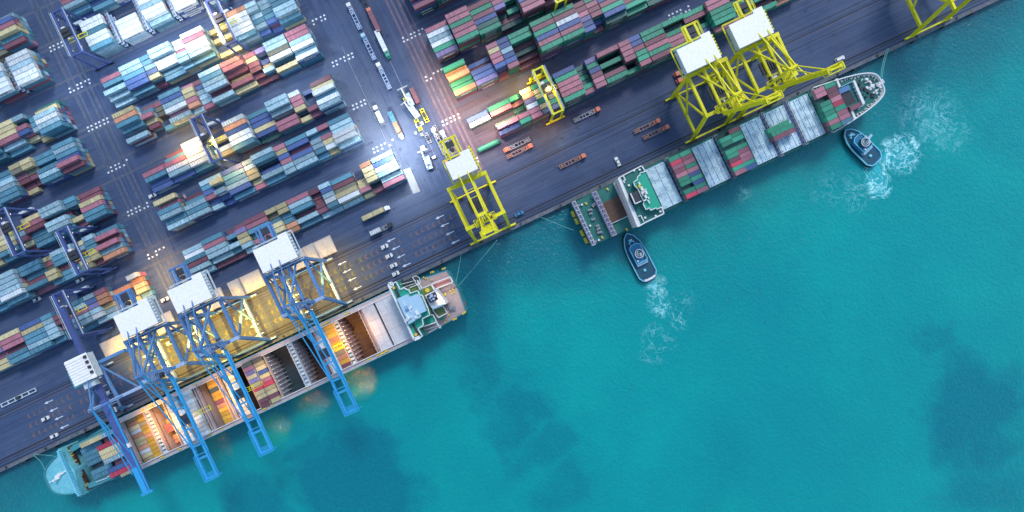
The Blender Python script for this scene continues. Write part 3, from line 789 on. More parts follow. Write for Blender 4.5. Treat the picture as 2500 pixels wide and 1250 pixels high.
def old_crane():
    """smaller older blue crane with a single box boom over the bow of the left ship"""
    ys, yl, x = 68 / S, 182 / S, -938 / S
    rt = root('quay_crane', 'older blue gantry crane with ribbed grey house and single dark boom, leftmost', 'quay crane', (x, ys, 0), 0, 'ship to shore gantry cranes on the quay')
    h = 66 / S; zt = 25.0; g = yl - ys
    pts = {'sl': (-h, 5.0), 'sr': (h, 5.0), 'll': (-h, g), 'lr': (h, g - 1)}
    for k, (a, b) in pts.items():
        y0 = 0 if k[0] == 's' else g
        MB().beam((a, y0, 1.3), (a, b, zt), 1.35).build('leg', M['blue'], rt)
        m = MB().beam((a - 3.5, y0, 1), (a + 3.5, y0, 1), .9, .9)
        m.build('bogie', M['paleblue'], rt)
    MB().beam((-h, 5, zt), (h, 5, zt), 1.5, 1.5).build('cross_girder', M['paleblue'], rt)
    MB().beam((-h, g - .5, zt), (h, g - .5, zt), 1.5, 1.5).build('cross_girder', M['blue'], rt)
    m = MB()
    m.beam((-h, g, 5), (-h, 1, 5), .9).beam((h, g, 5), (h, 1, 5), .9)
    m.each('portal_tie', M['paleblue'], rt)
    m = MB()
    m.beam((-h*.15, g - .5, zt), (-h*.85, 5, zt), .75).beam((-h*.1, g-.5, zt), (h*.9, 5, zt), .7).beam((-h, g, zt), (-h*.2, 5, zt), .75)
    m.beam((-h, g, 6), (-h, 5, zt), .7).beam((h, g, 6), (h, 5, zt), .7).beam((h*.0, g-.5, zt), (h*.1, 5, zt), .8)
    m.beam((-h, 5, zt), (-4, 4, zt + 12), .8).beam((h*.3, 5, zt), (-3, 4, zt + 12), .7).beam((-3.5, 4, zt+12), (-3.5, g + 6, zt + 2), .5)
    m.build('diagonal_brace', M['blue'], rt)
    bx = (-958 + 938) / S
    MB().beam((bx, 7, zt + 1.5), (bx, -129/S - ys + .5, zt + 1.5), 3.2, 2.2).build('boom', M['dblue'], rt)
    m = MB().beam((bx + 2.1, 4, zt + 2.4), (bx + 2.1, -129/S - ys + .5, zt + 2.4), .8, .5)
    m.beam((bx - 2.6, -129/S - ys, zt + 2.4), (bx + 3.4, -129/S - ys, zt + 2.4), 1.3, .8)
    m.beam((bx, -129/S-ys + 14, zt + 2.75), (bx, -129/S - ys, zt + 2.75), 2.8, .2)
    m.build('boom_walkway', M['bblue'], rt)
    m = MB()
    for sx in (-1, 1): m.beam((-3.5, 4, zt + 12), (bx + sx*1.4, -22, zt + 2.6), .35).beam((-h*.8, 5, zt + 2), (bx + sx*1.2 - 1, -33 , zt + 2.6), .35)
    m.build('forestay', M['bblue'], rt)
    MB().beam((bx, 7, zt + .8), (bx, 58, zt + .8), 2.6, 1.6).build('main_girder', M['dblue'], rt)
    hx, hy = -4.5, 182.5 / S - ys - 1
    m = MB().box(hx - 5.6, hy - 6.2, zt + 2, hx + 5.6, hy + 6.4, zt + 6.5).box(hx - 3.5, hy - 9.6, zt + 2, hx + 2.5, hy - 6.7, zt + 5)
    ho = m.build('machine_house', M['wallw'], rt)
    m = MB()
    for k in range(9): m.box(hx - 5.9, hy - 6.3 + k*1.42, zt + 6.52, hx + 3.6, hy - 5.25 + k*1.42, zt + 6.95)
    m.box(hx - 5.9, hy - 6.5, zt + 6.5, hx + 5.9, hy + 6.7, zt + 6.6)
    m.build('roof', M['roofw'], ho)
    m = MB()
    for k in range(4): m.box(hx + 4.1, hy - 4 + k*2.7, zt + 6.62, hx + 5.4, hy - 2.6 + k*2.7, zt + 7.3)
    m.each('vent', M['dark'], ho)
    m = MB().prism([(hx-16, hy-6), (hx-8.5, hy-6), (hx-8.5, hy+3), (hx-16, hy+3)], zt - 6, zt - 4.6)
    m.beam((hx-16, hy-1, zt-5), (hx-5, hy-1, zt-1), .8)
    m.build('counterweight_slab', M['hull1'], rt)
    m = MB().box(bx-1.6, -1.0, zt - 1.2, bx+1.6, 1.6, zt - .2)
    m.box(bx + 2.2, -20, zt + 2.4, bx + 3.4, -17.8, zt + 3.6)
    m.build('operator_cab', M['white'], rt)
old_crane()

# ---- yard gantries
def make_rtg(col, label, u, v, w=8.2, span=24.5, zt=19.0):
    x, y = u / S, v / S
    main = M['yellow'] if col == 'y' else M['dblue']
    rt = root('yard_gantry_crane', label, 'yard crane', (x, y, 0), 0, 'rubber tyred gantry cranes in the yard')
    s = span / 2
    for sx in (-1, 1):
        for sy in (-1, 1):
            MB().beam((sx*w/2*.8, sy*s, 2.0), (sx*2.6, sy*s, zt), .85, .95).build('leg', main, rt)
            m = MB()
            for k in (-.7, .7): m.wheel(sx*w/2 + k, sy*s, .75, .75, .7)
            m.build('wheel', M['rubber'], rt)
        MB().beam((sx*2.6, -s - .6, zt), (sx*2.6, s + .6, zt), 1.0, 1.5).build('girder', main, rt)
    for sy in (-1, 1):
        MB().beam((-w/2 - 1.5, sy*s, 1.9), (w/2 + 1.5, sy*s, 1.9), .9, .8).build('sill_beam', main, rt)
        MB().beam((-2.6, sy*s, zt + .2), (2.6, sy*s, zt + .2), .8, .8).build('end_tie', main, rt)
    m = MB()
    for sx in (-1, 1):
        m.beam((sx*3.4, -s, zt + .9), (sx*3.4, s, zt + .9), .35, .12).beam((sx*3.7, -s, zt + 1.7), (sx*3.7, s, zt + 1.7), .1)
    m.build('walkway', M['wallw'], rt)
    ty = rng.uniform(-3, 3)
    m = MB().box(-2.3, ty - 2.2, zt + .8, 2.3, ty + 2.2, zt + 1.9)
    for k in range(3): m.cyl(-1.3 + k*1.3, ty, zt + 1.9, .5, .6)
    tr = m.build('trolley', M['dark'], rt)
    MB().box(-2.1, ty + 2.3, zt - 1.8, -.2, ty + 4.0, zt + .5).build('operator_cab', M['white'], tr)
    m = MB().box(-6.0, ty - 1.1, 13.2, 6.0, ty - .8, 13.6).box(-6.0, ty + .8, 13.2, 6.0, ty + 1.1, 13.6)
    for xx in (-6, -1, 1, 5.8): m.box(xx, ty - .8, 13.2, xx + .2, ty + .8, 13.6)
    for sx in (-1, 1): m.beam((sx, ty, 13.6), (sx*1.2, ty, zt + .8), .08)
    m.build('spreader', M['yellow'], tr)
    m = MB().box(-w/2 + .3, s + .3, 2.4, w/2 - .3, s + 1.6, 4.4)
    m.build('engine_house', M['wallw'] if col == 'b' else M['yellow'], rt)
    m = MB()
    for sy in (-1, 1):
        for k in (-1, 1): m.box(k*2.6 - .35, sy*s*.72 - .35, zt - 1.15, k*2.6 + .35, sy*s*.72 + .35, zt - .8)
    m.build('floodlight', M['lamp'], rt)
    return rt
for col, label, u, v in (('b', 'blue yard gantry over white reefer stacks at the top left', -700, 896), ('b', 'blue yard gantry above warmly lit containers near the top edge', -372, 769),
                         ('b', 'blue yard gantry over bright lit stack left of the picture centre', -516, 540), ('b', 'blue yard gantry at the left edge of the picture', -1013, 540),
                         ('b', 'blue yard gantry over stacks up and left of the left quay cranes', -902, 440), ('b', 'blue yard gantry behind the older quay crane, nearest the apron', -974, 312),
                         ('y', 'yellow yard gantry over green and pink stacks lit yellow', 236, 307), ('y', 'yellow yard gantry cut off by the top edge of the picture', 352, 534)):
    make_rtg(col, label, u, v)

# ------------------------------------------------------------------ hatch covers lying on the apron
for i, (u, l) in enumerate(((-402, 10), (-438, 6), (-474, 9.5), (-540, 9), (-598, 11.5), (-640, 6.5), (-700, 11), (-760, 10.5), (-835, 11), (-915, 12.0), (-972, 12.5))):
    where = ['rightmost of the row, beside the right-hand blue crane', 'narrow one second from the right end of the row', 'third from the right, under a crane house', 'fourth from the right in the row',
             'fifth from the right, between two blue cranes', 'narrow one next to the middle blue crane', 'behind the middle blue crane', 'between the middle and left blue cranes',
             'behind the left blue crane', 'second from the left end of the row', 'leftmost of the row, warmly lit'][i]
    rt = root('hatch_cover', 'cream hatch cover on the apron, ' + where, 'hatch cover', (u / S, 214 / S, 0), 0, 'hatch covers laid out on the apron')
    for tier in range(1 + (i % 2)):
        z = tier * .95
        MB().box(-l/2, -4.9, .1 + z, l/2, 4.9, .9 + z).build('panel', M['hatchw'], rt)
    m = MB(); z = (i % 2) * .95 + .9
    m.rail([(-l/2+.3, -4.6), (l/2-.3, -4.6), (l/2-.3, 4.6), (-l/2+.3, 4.6)], z + .06, .25, .1)
    m.box(-.12, -4.5, z, .12, 4.5, z + .1)
    for a in (-.25, .25):
        for b in (-.5, 0, .5): m.box(a*l - .25, b*7 - .25, z, a*l + .25, b*7 + .25, z + .14)
    m.build('rib', M['coaming'], rt)

# ------------------------------------------------------------------ the left ship
def hull(pts_top, z0, z1, inset, mat, rt, name='hull'):
    m = MB()
    cx = sum(p[0] for p in pts_top) / len(pts_top); cy = sum(p[1] for p in pts_top) / len(pts_top)
    bot = [(cx + (p[0]-cx)*inset[0], cy + (p[1]-cy)*inset[1]) for p in pts_top]
    return m.prism(bot, z0, z1, 0, pts_top).build(name, mat, rt)
def UV(u, v, z): k = CAMZ / (CAMZ - z); return (u / k / S, v / k / S)   # photo-aligned coordinates seen at height z
ZD1 = 10.5
s1 = root('container_ship', 'big container ship with open holds under the blue cranes, pale teal bow at left', 'ship', (0, 0, 0))
yc, hb = -3.6, 14.9
xb, xs_ = UV(-1262, 0, ZD1 + 4)[0], UV(-158, 0, ZD1)[0]
def bowcurve(xtip, length, yc, hb, n=10, sgn=-1, pw=0.62):
    """points from one side round the bow tip to the other; sgn=-1 bow at low x"""
    out = []
    for i in range(-n, n + 1):
        t = i / n; a = abs(t)
        y = yc + hb * (1 if t > 0 else -1) * (a ** pw)
        x = xtip - sgn * length * (a ** 2.1)
        out.append((x, y))
    return out
mid = bowcurve(xb + 3, 40, yc, hb, sgn=-1)
outline = mid + [(xs_ - 26, yc + hb), (xs_, yc + hb * .78), (xs_ - .5 + 1.5, yc - hb * .0), (xs_, yc - hb * .86), (xs_ - 22, yc - hb)]
m = MB()
z0, z1 = -8, ZD1
n = len(outline)
bot = [(p[0] * 1.0 + (4.5 if i < 2*10+1 and abs(i-10) < 8 else 0), yc + (p[1]-yc) * (0.72 if i < 21 else 0.93)) for i, p in enumerate(outline)]
# hull shell: sides with open top so the holds are real holes
def shell(m, bot, top, z0, z1, thick=1.0, yc=0.0):
    n = len(top)
    ins = [(p[0] + (thick if p[0] < sum(q[0] for q in top)/n else -thick) * .6, yc + (p[1]-yc) * (1 - thick/15)) for p in top]
    for i in range(n):
        j = (i + 1) % n
        a, b = bot[i], bot[j]; c, d = top[j], top[i]
        m.add([(a[0],a[1],z0),(b[0],b[1],z0),(c[0],c[1],z1),(d[0],d[1],z1)], [(0,1,2,3)])
        e, f = ins[j], ins[i]
        m.add([(d[0],d[1],z1),(c[0],c[1],z1),(e[0],e[1],z1),(f[0],f[1],z1)], [(0,1,2,3)])
        m.add([(f[0],f[1],z1),(e[0],e[1],z1),(e[0],e[1],z1-2),(f[0],f[1],z1-2)], [(0,1,2,3)])
    m.add([(p[0], p[1], z0) for p in bot], [tuple(range(n))])
shell(m, bot, outline, z0, z1, .6, yc)
m.build('hull', M['hull1'], s1)
# forecastle
fc = [p for p in bowcurve(xb, 30, yc, hb * .99, sgn=-1)]
xf = UV(-1196, 0, 14)[0]
fc = [p for p in fc if p[0] <= xf + 3]
cut = [(xf - 1.5, yc + hb * .93), (xf + 1.5, yc), (xf - 1.5, yc - hb * .93)]
fcp = [p for p in fc if p[0] < xf - 1.2]
m = MB().prism(fcp + cut, 1, 14.2, 0); m.build('forecastle', M['bowteal'], s1)
m = MB()
for i in range(len(fcp) - 1): m.beam((*fcp[i], 14.6), (*fcp[i+1], 14.6), .3, .9)
m.build('bulwark', M['hull1'], s1)
bx_, by_ = P(143, 1163, 14.2)
m = MB().beam((xb + 1, yc - .3, 14.5), (xb + 5, yc + .2, 14.5), .5, .5).cyl(bx_, by_, 14.2, 1.3, 1.0, 10)
m.beam((bx_, by_, 14.6), (bx_ + 5.6, by_ + 1.2, 14.6), .8, .8).cyl(bx_ + 1.5, by_ + .7, 14.2, .9, 1.2).cyl(bx_ - .8, by_ - .9, 14.2, .6, 3.0)
m.build('foremast', M['white'], s1)
m = MB()
for k in range(26):
    y = yc - hb * .85 + k * hb * 1.7 / 25
    m.box(xf - 1.4 - .0 * k, y - .16, 14.2, xf + .5, y + .16, 15.2)
m.beam((xf - 1.4, yc - hb*.88, 15.2), (xf - 1.4, yc + hb*.88, 15.2), .35, .5)
m.build('breakwater', M['cyan'], s1)
# deck between the forecastle and first hold + side decks
def deckquad(u0, u1, v0, v1, z, zz=0.5): 
    (xa, ya), (xb_, yb_) = UV(u0, v0, z), UV(u1, v1, z)
    return (xa, ya, z - zz, xb_, yb_, z)
XA = UV(-1176, 0, ZD1)[0]
m = MB().box(xf - 1, yc - hb*.86, 8.5, XA, yc + hb*.86, 9.4)
for k in range(46): m.cbox(rng.uniform(xf + .3, XA - .3), rng.uniform(yc - hb*.78, yc + hb*.78), 9.4, rng.uniform(.3, 1.2), rng.uniform(.3, 1.2), rng.uniform(.3, 1.4), 0)
m.build('mooring_deck', M['brown'], s1)
mb = MB()
for k in range(14): mb.cyl(rng.uniform(xf + .6, XA - .6), rng.uniform(yc - hb*.75, yc + hb*.75), 9.4, .35, 1.2, 8)
mb.each('bollard', M['yel'], s1)
XK2 = UV(-300, 0, ZD1)[0]
cs = 1.75   # side passage width
for sg in (-1, 1):
    ya, yb_ = yc + sg * (hb - .5), yc + sg * (hb - .5 - cs)
    MB().box(UV(-1045, 0, ZD1)[0], ya, ZD1 - .6, XK2, yb_, ZD1 + .1).build('side_deck', M['coaming'], s1)
for sg in (-1, 1):
    m = MB(); m.prism([(XA, yc + sg*hb*.80), (XA, yc + sg*hb*.62), (UV(-1045,0,ZD1)[0], yc + sg*hb*.84), (UV(-1045,0,ZD1)[0], yc + sg*hb*.97)], ZD1 - .6, ZD1 + .1)
    m.build('side_deck', M['hull1'], s1)
m = MB()
for sg in (-1, 1):
    yy = yc + sg * (hb - .5 - cs - .2)
    m.beam((UV(-1045, 0, ZD1)[0], yy, ZD1 + .6), (XK2, yy, ZD1 + .6), .35, 1.2)
    m.beam((UV(-1045, 0, ZD1)[0], yc + sg*(hb-.3), ZD1 + 1.0), (XK2, yc + sg*(hb-.3), ZD1 + 1.0), .14, .14)
    a = -1150
    while a < -1050:
        m.beam((UV(a,0,ZD1)[0], yc + sg*hb*.70, ZD1 + .9), (UV(a+30,0,ZD1)[0], yc + sg*hb*.74, ZD1 + .9), .25); a += 30
m.build('coaming', M['white'], s1)
m = MB()
for k in range(24):
    x = rng.uniform(UV(-1030,0,ZD1)[0], XK2)
    sg = rng.choice((-1, 1))
    m.cbox(x, yc + sg*(hb - 1.4), ZD1 + .1, rng.uniform(.6, 2.2), rng.uniform(.4, .9), rng.uniform(.3, 1.0))
m.each('deck_fitting', M['yel'], s1)

YH0, YH1 = yc - (hb - .5 - cs), yc + (hb - .5 - cs)
def bulk(u0, u1, z=ZD1 + .4, mat='coaming', posts=True):
    x0, x1 = UV(u0, 0, ZD1)[0], UV(u1, 0, ZD1)[0]
    m = MB().box(x0, YH0, -6, x0 + .35, YH1, z).box(x1 - .35, YH0, -6, x1, YH1, z)
    m.box(x0, YH0, ZD1 - 2.5, x1, YH1, ZD1 - 2)
    b = m.build('bulkhead', M[mat], s1)
    if posts:
        m = MB(); n = 12
        for k in range(n):
            y = YH0 + (YH1 - YH0) * (k + .5) / n
            m.box(x0 + .5, y - .75, ZD1 - 2, x1 - .5, y + .55, ZD1 - .4)
        m.each('cell_guide', M['hatchb'] if mat != 'brown' else M['coaming'], s1)
def floor(u0, u1, z, mat):
    x0, x1 = UV(u0, 0, ZD1)[0], UV(u1, 0, ZD1)[0]
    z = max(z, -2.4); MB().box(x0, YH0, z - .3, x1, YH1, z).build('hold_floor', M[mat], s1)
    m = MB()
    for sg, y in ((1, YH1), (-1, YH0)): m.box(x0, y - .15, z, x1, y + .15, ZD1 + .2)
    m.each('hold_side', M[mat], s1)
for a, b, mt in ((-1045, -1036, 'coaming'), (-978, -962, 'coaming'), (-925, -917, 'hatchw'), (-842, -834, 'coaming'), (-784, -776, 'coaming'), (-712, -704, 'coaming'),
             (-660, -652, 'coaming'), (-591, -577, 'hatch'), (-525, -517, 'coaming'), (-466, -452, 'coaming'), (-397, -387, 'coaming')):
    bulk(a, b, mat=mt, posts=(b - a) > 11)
NR = 11; RP = (YH1 - YH0) / NR
def shipbay(u0, u1, cols, zs, t='2', idx=0, yard='S'):
    """cols: list of strings (colour code per row, far row first); zs: base height of top container per column"""
    x0, x1 = UV(u0, 0, ZD1)[0], UV(u1, 0, ZD1)[0]
    n = len(cols); 
    for ci, col in enumerate(cols):
        for r_, c in enumerate(col):
            if c in '- ': continue
            zz = zs[ci] if not isinstance(zs[ci], (list, tuple)) else zs[ci][r_]
            cx = x0 + (x1 - x0) * (ci + .5) / n
            cy = YH1 - (YH1 - YH0) * (r_ + .5) / len(col)
            REC.append(dict(x=cx, y=cy, z=zz, t=t, c=c, bay=idx * 2 + ci, row=len(col) - 1 - r_, block='open-hold ship', yard='S', top=True, let=False))
            REC.append(dict(x=cx, y=cy, z=zz - PITCHZ, t=t, c=rng.choice('TLYMO'), bay=idx, row=r_, block='open-hold ship', yard='S', top=False, let=False))
# bow bay: mixed containers
for a, b in ((-1172, -1058),): floor(a, b, 2.2, 'holdteal')
bowrows = [('Y', 'Y'), ('T', 'K'), ('T', 'R'), ('T', 'Y'), ('X', 'Y'), ('T', 'L'), ('T', 'B'), ('T', 'R')]
x0 = UV(-1164, 0, ZD1)[0]
for r_ in range(9):
    y = yc + 9.2 - r_ * 2.62 + .9
    A = 'YTTTTXTTT'[r_]; Bc = 'LMRYYLMBR'[r_]
    xa = x0 + (4.5 if r_ == 0 else 0)
    za = ZD1 - .5 if r_ == 0 else ZD1 - 4.5 - (2.6 if A == 'X' else 0)
    zb_ = ZD1 + (.2 if Bc in 'RYBL' else -2.4)
    REC.append(dict(x=xa + 6.1, y=y, z=za, t='4', c=A, bay=0, row=8 - r_, block='open-hold ship', yard='S', top=True, let=False))
    REC.append(dict(x=xa + 18.6, y=y, z=zb_, t='4' if Bc in 'RYBL' else '2', c=Bc, bay=1, row=8 - r_, block='open-hold ship', yard='S', top=True, let=False))
REC.append(dict(x=x0 + 20.5, y=yc - 12.6, z=ZD1, t='2', c='Y', bay=2, row=0, block='open-hold ship', yard='S', top=True, let=False))
floor(-1036, -978, -3, 'brown'); shipbay(-1037, -978, ['YOYWOYYOWYY', 'HHYHHOHHHHH'], [ZD1 - 5.2, ZD1 - 4.9], '2', 2)
floor(-962, -925, -6, 'brown'); shipbay(-958, -925, ['KKOXHMMKOOM'], [[0.5, 0, 1, .2, 2, 5, 5, 0.5, 2, 2, 1]], '2', 3)
floor(-917, -842, 0, 'hatchw'); shipbay(-917, -842, ['WWWWWWWWWWW', 'WWWWWWWWWWW'], [ZD1 - .3, ZD1 - .3], '2', 4)
floor(-834, -784, -4, 'brown'); shipbay(-834, -784, ['----------- ', 'HHXHHMOHHHH'], [0, ZD1 - 3.4], '2', 5)
floor(-776, -712, -5, 'brown'); shipbay(-776, -712, ['WWWWWWWWWWW', '---------- '], [ZD1 - 5, 0], '2', 6)
floor(-704, -660, 0, 'brown'); shipbay(-706, -658, ['KPVYVYRYYMM', 'KYYBYPRYYMY'], [ZD1 - 1.2, ZD1 - 1.2], '2', 7)
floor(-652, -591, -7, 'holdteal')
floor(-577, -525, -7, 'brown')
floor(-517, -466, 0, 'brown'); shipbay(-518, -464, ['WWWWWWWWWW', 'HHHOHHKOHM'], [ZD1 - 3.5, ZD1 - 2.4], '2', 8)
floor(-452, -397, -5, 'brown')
# ribs along the walls of the empty holds and stepped tank tops
for (u0, u1, mt) in ((-652, -591, 'holdteal'), (-577, -525, 'brown'), (-452, -397, 'brown')):
    x0, x1 = UV(u0, 0, ZD1)[0], UV(u1, 0, ZD1)[0]
    m = MB()
    for k in range(12):
        y = YH0 + (YH1 - YH0) * k / 11
        m.box(x0 + .35, y - .18, -6, x0 + 1.3, y + .18, ZD1 - 1); m.box(x1 - .9, y - .12, -6, x1 - .35, y + .12, ZD1 - 1)
    m.each('cell_guide', M['hatchb' if mt == 'holdteal' else 'coaming'], s1)
    m = MB()
    MB().box(x0 + .4, YH0, -6, x1 - .4, YH0 + 3.4, .6).build('hold_step', M[mt], s1)
    MB().box(x0 + .4, YH1 - 5, -6, x1 - .4, YH1 - 2.5, 0.0).box(x0 + .4, YH1 - 2.5, -6, x1 - .4, YH1, 2.5).build('hold_step', M[mt], s1)
# closed hatch covers near the bridge
for (u0, u1) in ((-386, -356), (-351, -302)):
    x0, x1 = UV(u0, 0, ZD1)[0], UV(u1, 0, ZD1)[0]
    for k in range(3):
        y0 = YH0 + (YH1 - YH0) * k / 3; y1 = YH0 + (YH1 - YH0) * (k + 1) / 3
        o = MB().box(x0, y0 + .04, ZD1 - 1.5, x1, y1 - .04, ZD1 + .8).build('hatch_cover', M['hatch'], s1)
        m = MB()
        for q in range(int((x1 - x0) / 3.2)):
            m.box(x0 + 1 + q*3.1, y0 + .5, ZD1 + .8, x0 + 1.15 + q*3.1, y1 - .5, ZD1 + .88)
        m.build('rib', M['coaming'], o)
# accommodation block and stern, traced at their own heights
def PX4(x, y): return (940 + x / 6.577, 640 + y / 6.577)
def poly(mat, z0, z1, pts, name, par, conv=PX4, zref=None):
    q = [P(*conv(a, b), z1 if zref is None else zref) for a, b in pts]
    return MB().prism(q, z0, z1).build(name, mat, par)
xst = UV(-302, 0, ZD1)[0]
m = MB().prism([(xst, yc - hb + .6), (xst, yc + hb - .6), (xs_ - 27, yc + hb - .6), (xs_ - .6, yc + hb*.75), (xs_ + .6, yc), (xs_ - .6, yc - hb*.83), (xs_ - 22, yc - hb + .6)], 0, ZD1 + .3)
m.build('stern_deck', M['pinkdeck'], s1)
zA, zB_, zC = 16.0, 22.0, 26.0
acc = poly(M['bgreen'], ZD1, zB_, [(60, 375), (180, 315), (245, 440), (380, 470), (400, 500), (540, 455), (640, 640), (720, 840), (600, 900), (620, 1000), (530, 1070), (600, 1190), (470, 1240)], 'accommodation', s1)
m = MB()
def pl(pts, z, w=.45, h=1.1, closed=False):
    q = [P(*PX4(a, b), z) for a, b in pts]; m.rail(q, z, w, h, closed)
pl([(60, 375), (180, 315), (245, 440), (310, 410), (350, 440), (385, 440), (405, 500), (525, 455), (560, 530), (600, 530), (690, 740), (720, 850), (600, 905), (610, 970), (620, 1010), (530, 1070), (600, 1190), (470, 1240)], zB_ + .5, closed=True)
pl([(60, 375), (470, 1240)], zB_ + .9, .9, 1.2)
pl([(60, 345), (120, 330), (125, 385), (70, 400)], zB_ + .6, 1.2, .8, True)
pl([(470, 1240), (560, 1200)], zB_ + .9, 1.6, 1.2)
pl([(530, 1060), (690, 1010), (830, 960)], zA + 1, .5, .8)
pl([(600, 900), (690, 860), (770, 840), (860, 1020)], zA + 1, .45, .8)
pl([(760, 765), (930, 700), (1000, 815), (860, 890)], zA, .45, .8, True)
pl([(745, 350), (1045, 235), (1090, 320), (800, 435)], zA - 1, .55, .8, True)
pl([(590, 420), (740, 360), (790, 450)], zA, .45, .8)
pl([(400, 410), (510, 365)], zA, .4, .8); pl([(510, 340), (570, 450)], zA, .5, .8); pl([(520, 290), (545, 345), (600, 430)], zA, .7, .8)
pl([(200, 370), (500, 290)], zA, .25, .6); pl([(250, 420), (480, 340)], zA, .25, .6); pl([(440, 245), (500, 220), (550, 250), (570, 330), (510, 370), (480, 300)], zA + 2, .3, .4, True)
pl([(640, 1090), (880, 1010), (900, 1060)], zA - 3, .35, .6); pl([(700, 1130), (830, 1060)], zA - 3, .3, .6); pl([(800, 940), (880, 1060)], zA, .4, .5)
m.build('railing', M['white'], acc)
m = MB()
for a, b in ((140, 412), (495, 1160)): m.cyl(*P(*PX4(a, b), zB_ + .4), zB_, .75, .5, 16)
m.each('liferaft_canister', M['yel'], acc)
poly(M['dark'], zB_ - .2, zB_ + .15, [(120, 375), (165, 360), (250, 555), (200, 580)], 'deck_strip', acc)
poly(M['dark'], zB_ - .2, zB_ + .15, [(425, 995), (460, 980), (580, 1195), (540, 1215)], 'deck_strip', acc)
br = poly(M['ltroof'], zB_, zC, [(190, 590), (350, 515), (385, 560), (430, 550), (480, 520), (545, 525), (600, 620), (660, 785), (560, 830), (575, 880), (380, 1000)], 'bridge_house', s1)
m = MB()
def spot(a, b, w_, d_, h_, z, rz=0.0):
    x, y = P(*PX4(a, b), z); m.cbox(x, y, z, w_, d_, h_, rz)
spot(515, 810, 1.4, 2.2, 1.0, zC); spot(500, 880, 1.2, 1.2, .8, zC); spot(380, 900, 3.0, .6, 1.2, zC); spot(370, 880, .6, 3.2, .8, zC); spot(350, 940, 2.0, .5, 1, zC); spot(410, 730, 1.6, 1.0, .8, zC, .5)
spot(400, 770, .4, 2.6, .6, zC); spot(300, 660, .3, 2.2, .5, zC); spot(330, 700, 2, .25, .5, zC)
m.build('radar_mast', M['white'], br)
m = MB(); spot(355, 755, 1.6, 1.3, .8, zC); m.build('hatch', M['blue'], br)
fn = poly(M['white'], ZD1, zA + 5, [(640, 530), (820, 440), (985, 670), (745, 735), (715, 690)], 'funnel_casing', s1)
ft = poly(M['dark'], zA + 5, zA + 8, [(660, 545), (790, 478), (855, 600), (720, 662)], 'funnel', fn)
m = MB()
for a, b, r_ in ((745, 540, .9), (720, 575, .5), (780, 590, .6), (800, 545, .5), (745, 610, .4)): m.cyl(*P(*PX4(a, b), zA + 9), zA + 8, r_, 1.2, 12)
m.each('exhaust_pipe', M['paleblue'], ft)
poly(M['ltroof'], zA + 5, zA + 5.2, [(750, 735), (935, 660), (950, 680), (765, 755)], 'skylight', fn)
poly(M['olive'], ZD1, zA, [(555, 470), (735, 370), (770, 450), (640, 525), (740, 750), (760, 830), (720, 840), (640, 640)], 'aft_deck', s1)
poly(M['olive'], ZD1, zA - .5, [(400, 415), (505, 375), (545, 440), (440, 485)], 'aft_deck', s1)
poly(M['olive'], ZD1, zA - .5, [(800, 775), (925, 715), (985, 812), (860, 880)], 'aft_deck', s1)
poly(M['bgreen'], ZD1, zA - .5, [(610, 910), (765, 850), (795, 960), (650, 1030)], 'aft_deck', s1)
m = MB(); m.cyl(*P(*PX4(680, 450), zA + .2), zA, 1.15, .6, 16); m.cyl(*P(*PX4(965, 515), ZD1 + 1), ZD1, .8, 1, 12); m.each('vent', M['yel'], s1)
m = MB(); m.cyl(*P(*PX4(900, 900), ZD1 + 1), ZD1, 1.1, .8, 16); m.build('vent', M['bgreen'], s1)
lb = poly(M['pink'], ZD1, ZD1 + 2.6, [(770, 365), (800, 342), (1000, 262), (1040, 262), (1050, 300), (1020, 335), (840, 410), (800, 410)], 'lifeboat', s1)
m = MB(); x, y = P(*PX4(375, 315), zA); m.cbox(x, y, ZD1 + .5, 9.5, 1.9, 2.4, 0); m.build('lifeboat', M['dark'], s1)
m = MB(); x, y = P(*PX4(1255, 665), 8); m.cbox(x, y, 6, 1.4, 2.6, 1.5, .3); m.build('rescue_boat', CM['R'], s1)
m = MB()
for (a, b) in ((925, 110), (940, 105), (960, 98), (740, 165), (755, 160), (775, 155), (620, 245), (655, 262), (1055, 460), (1090, 440), (1080, 500), (1110, 480), (975, 925), (960, 965), (1250, 830), (1270, 815), (1290, 800), (1095, 925), (1115, 915), (1140, 905), (1020, 850), (750, 285)):
    m.cyl(*P(*PX4(a, b), ZD1 + 1), ZD1 + .2, .48, 1.0, 10)
m.each('bollard', M['yel'], s1)
m = MB()
for (a, b, w_, d_, h_) in ((1085, 730, 2.6, 1.5, 1.6), (1050, 740, 1.0, 2.2, 1.8), (1110, 760, 1.2, 1.2, 1.2), (1130, 380, 1.8, .5, 1.6), (870, 450, .8, 1.6, 1), (960, 620, .8, 1.5, 1), (1030, 700, .4, 2, 2), (600, 545, 1, 1, 1), (700, 1105, 1.4, .6, .8)):
    x, y = P(*PX4(a, b), ZD1 + 1); m.cbox(x, y, ZD1 + .2, w_, d_, h_, rng.uniform(-.3, .3))
m.each('mooring_winch', M['steel'], s1)

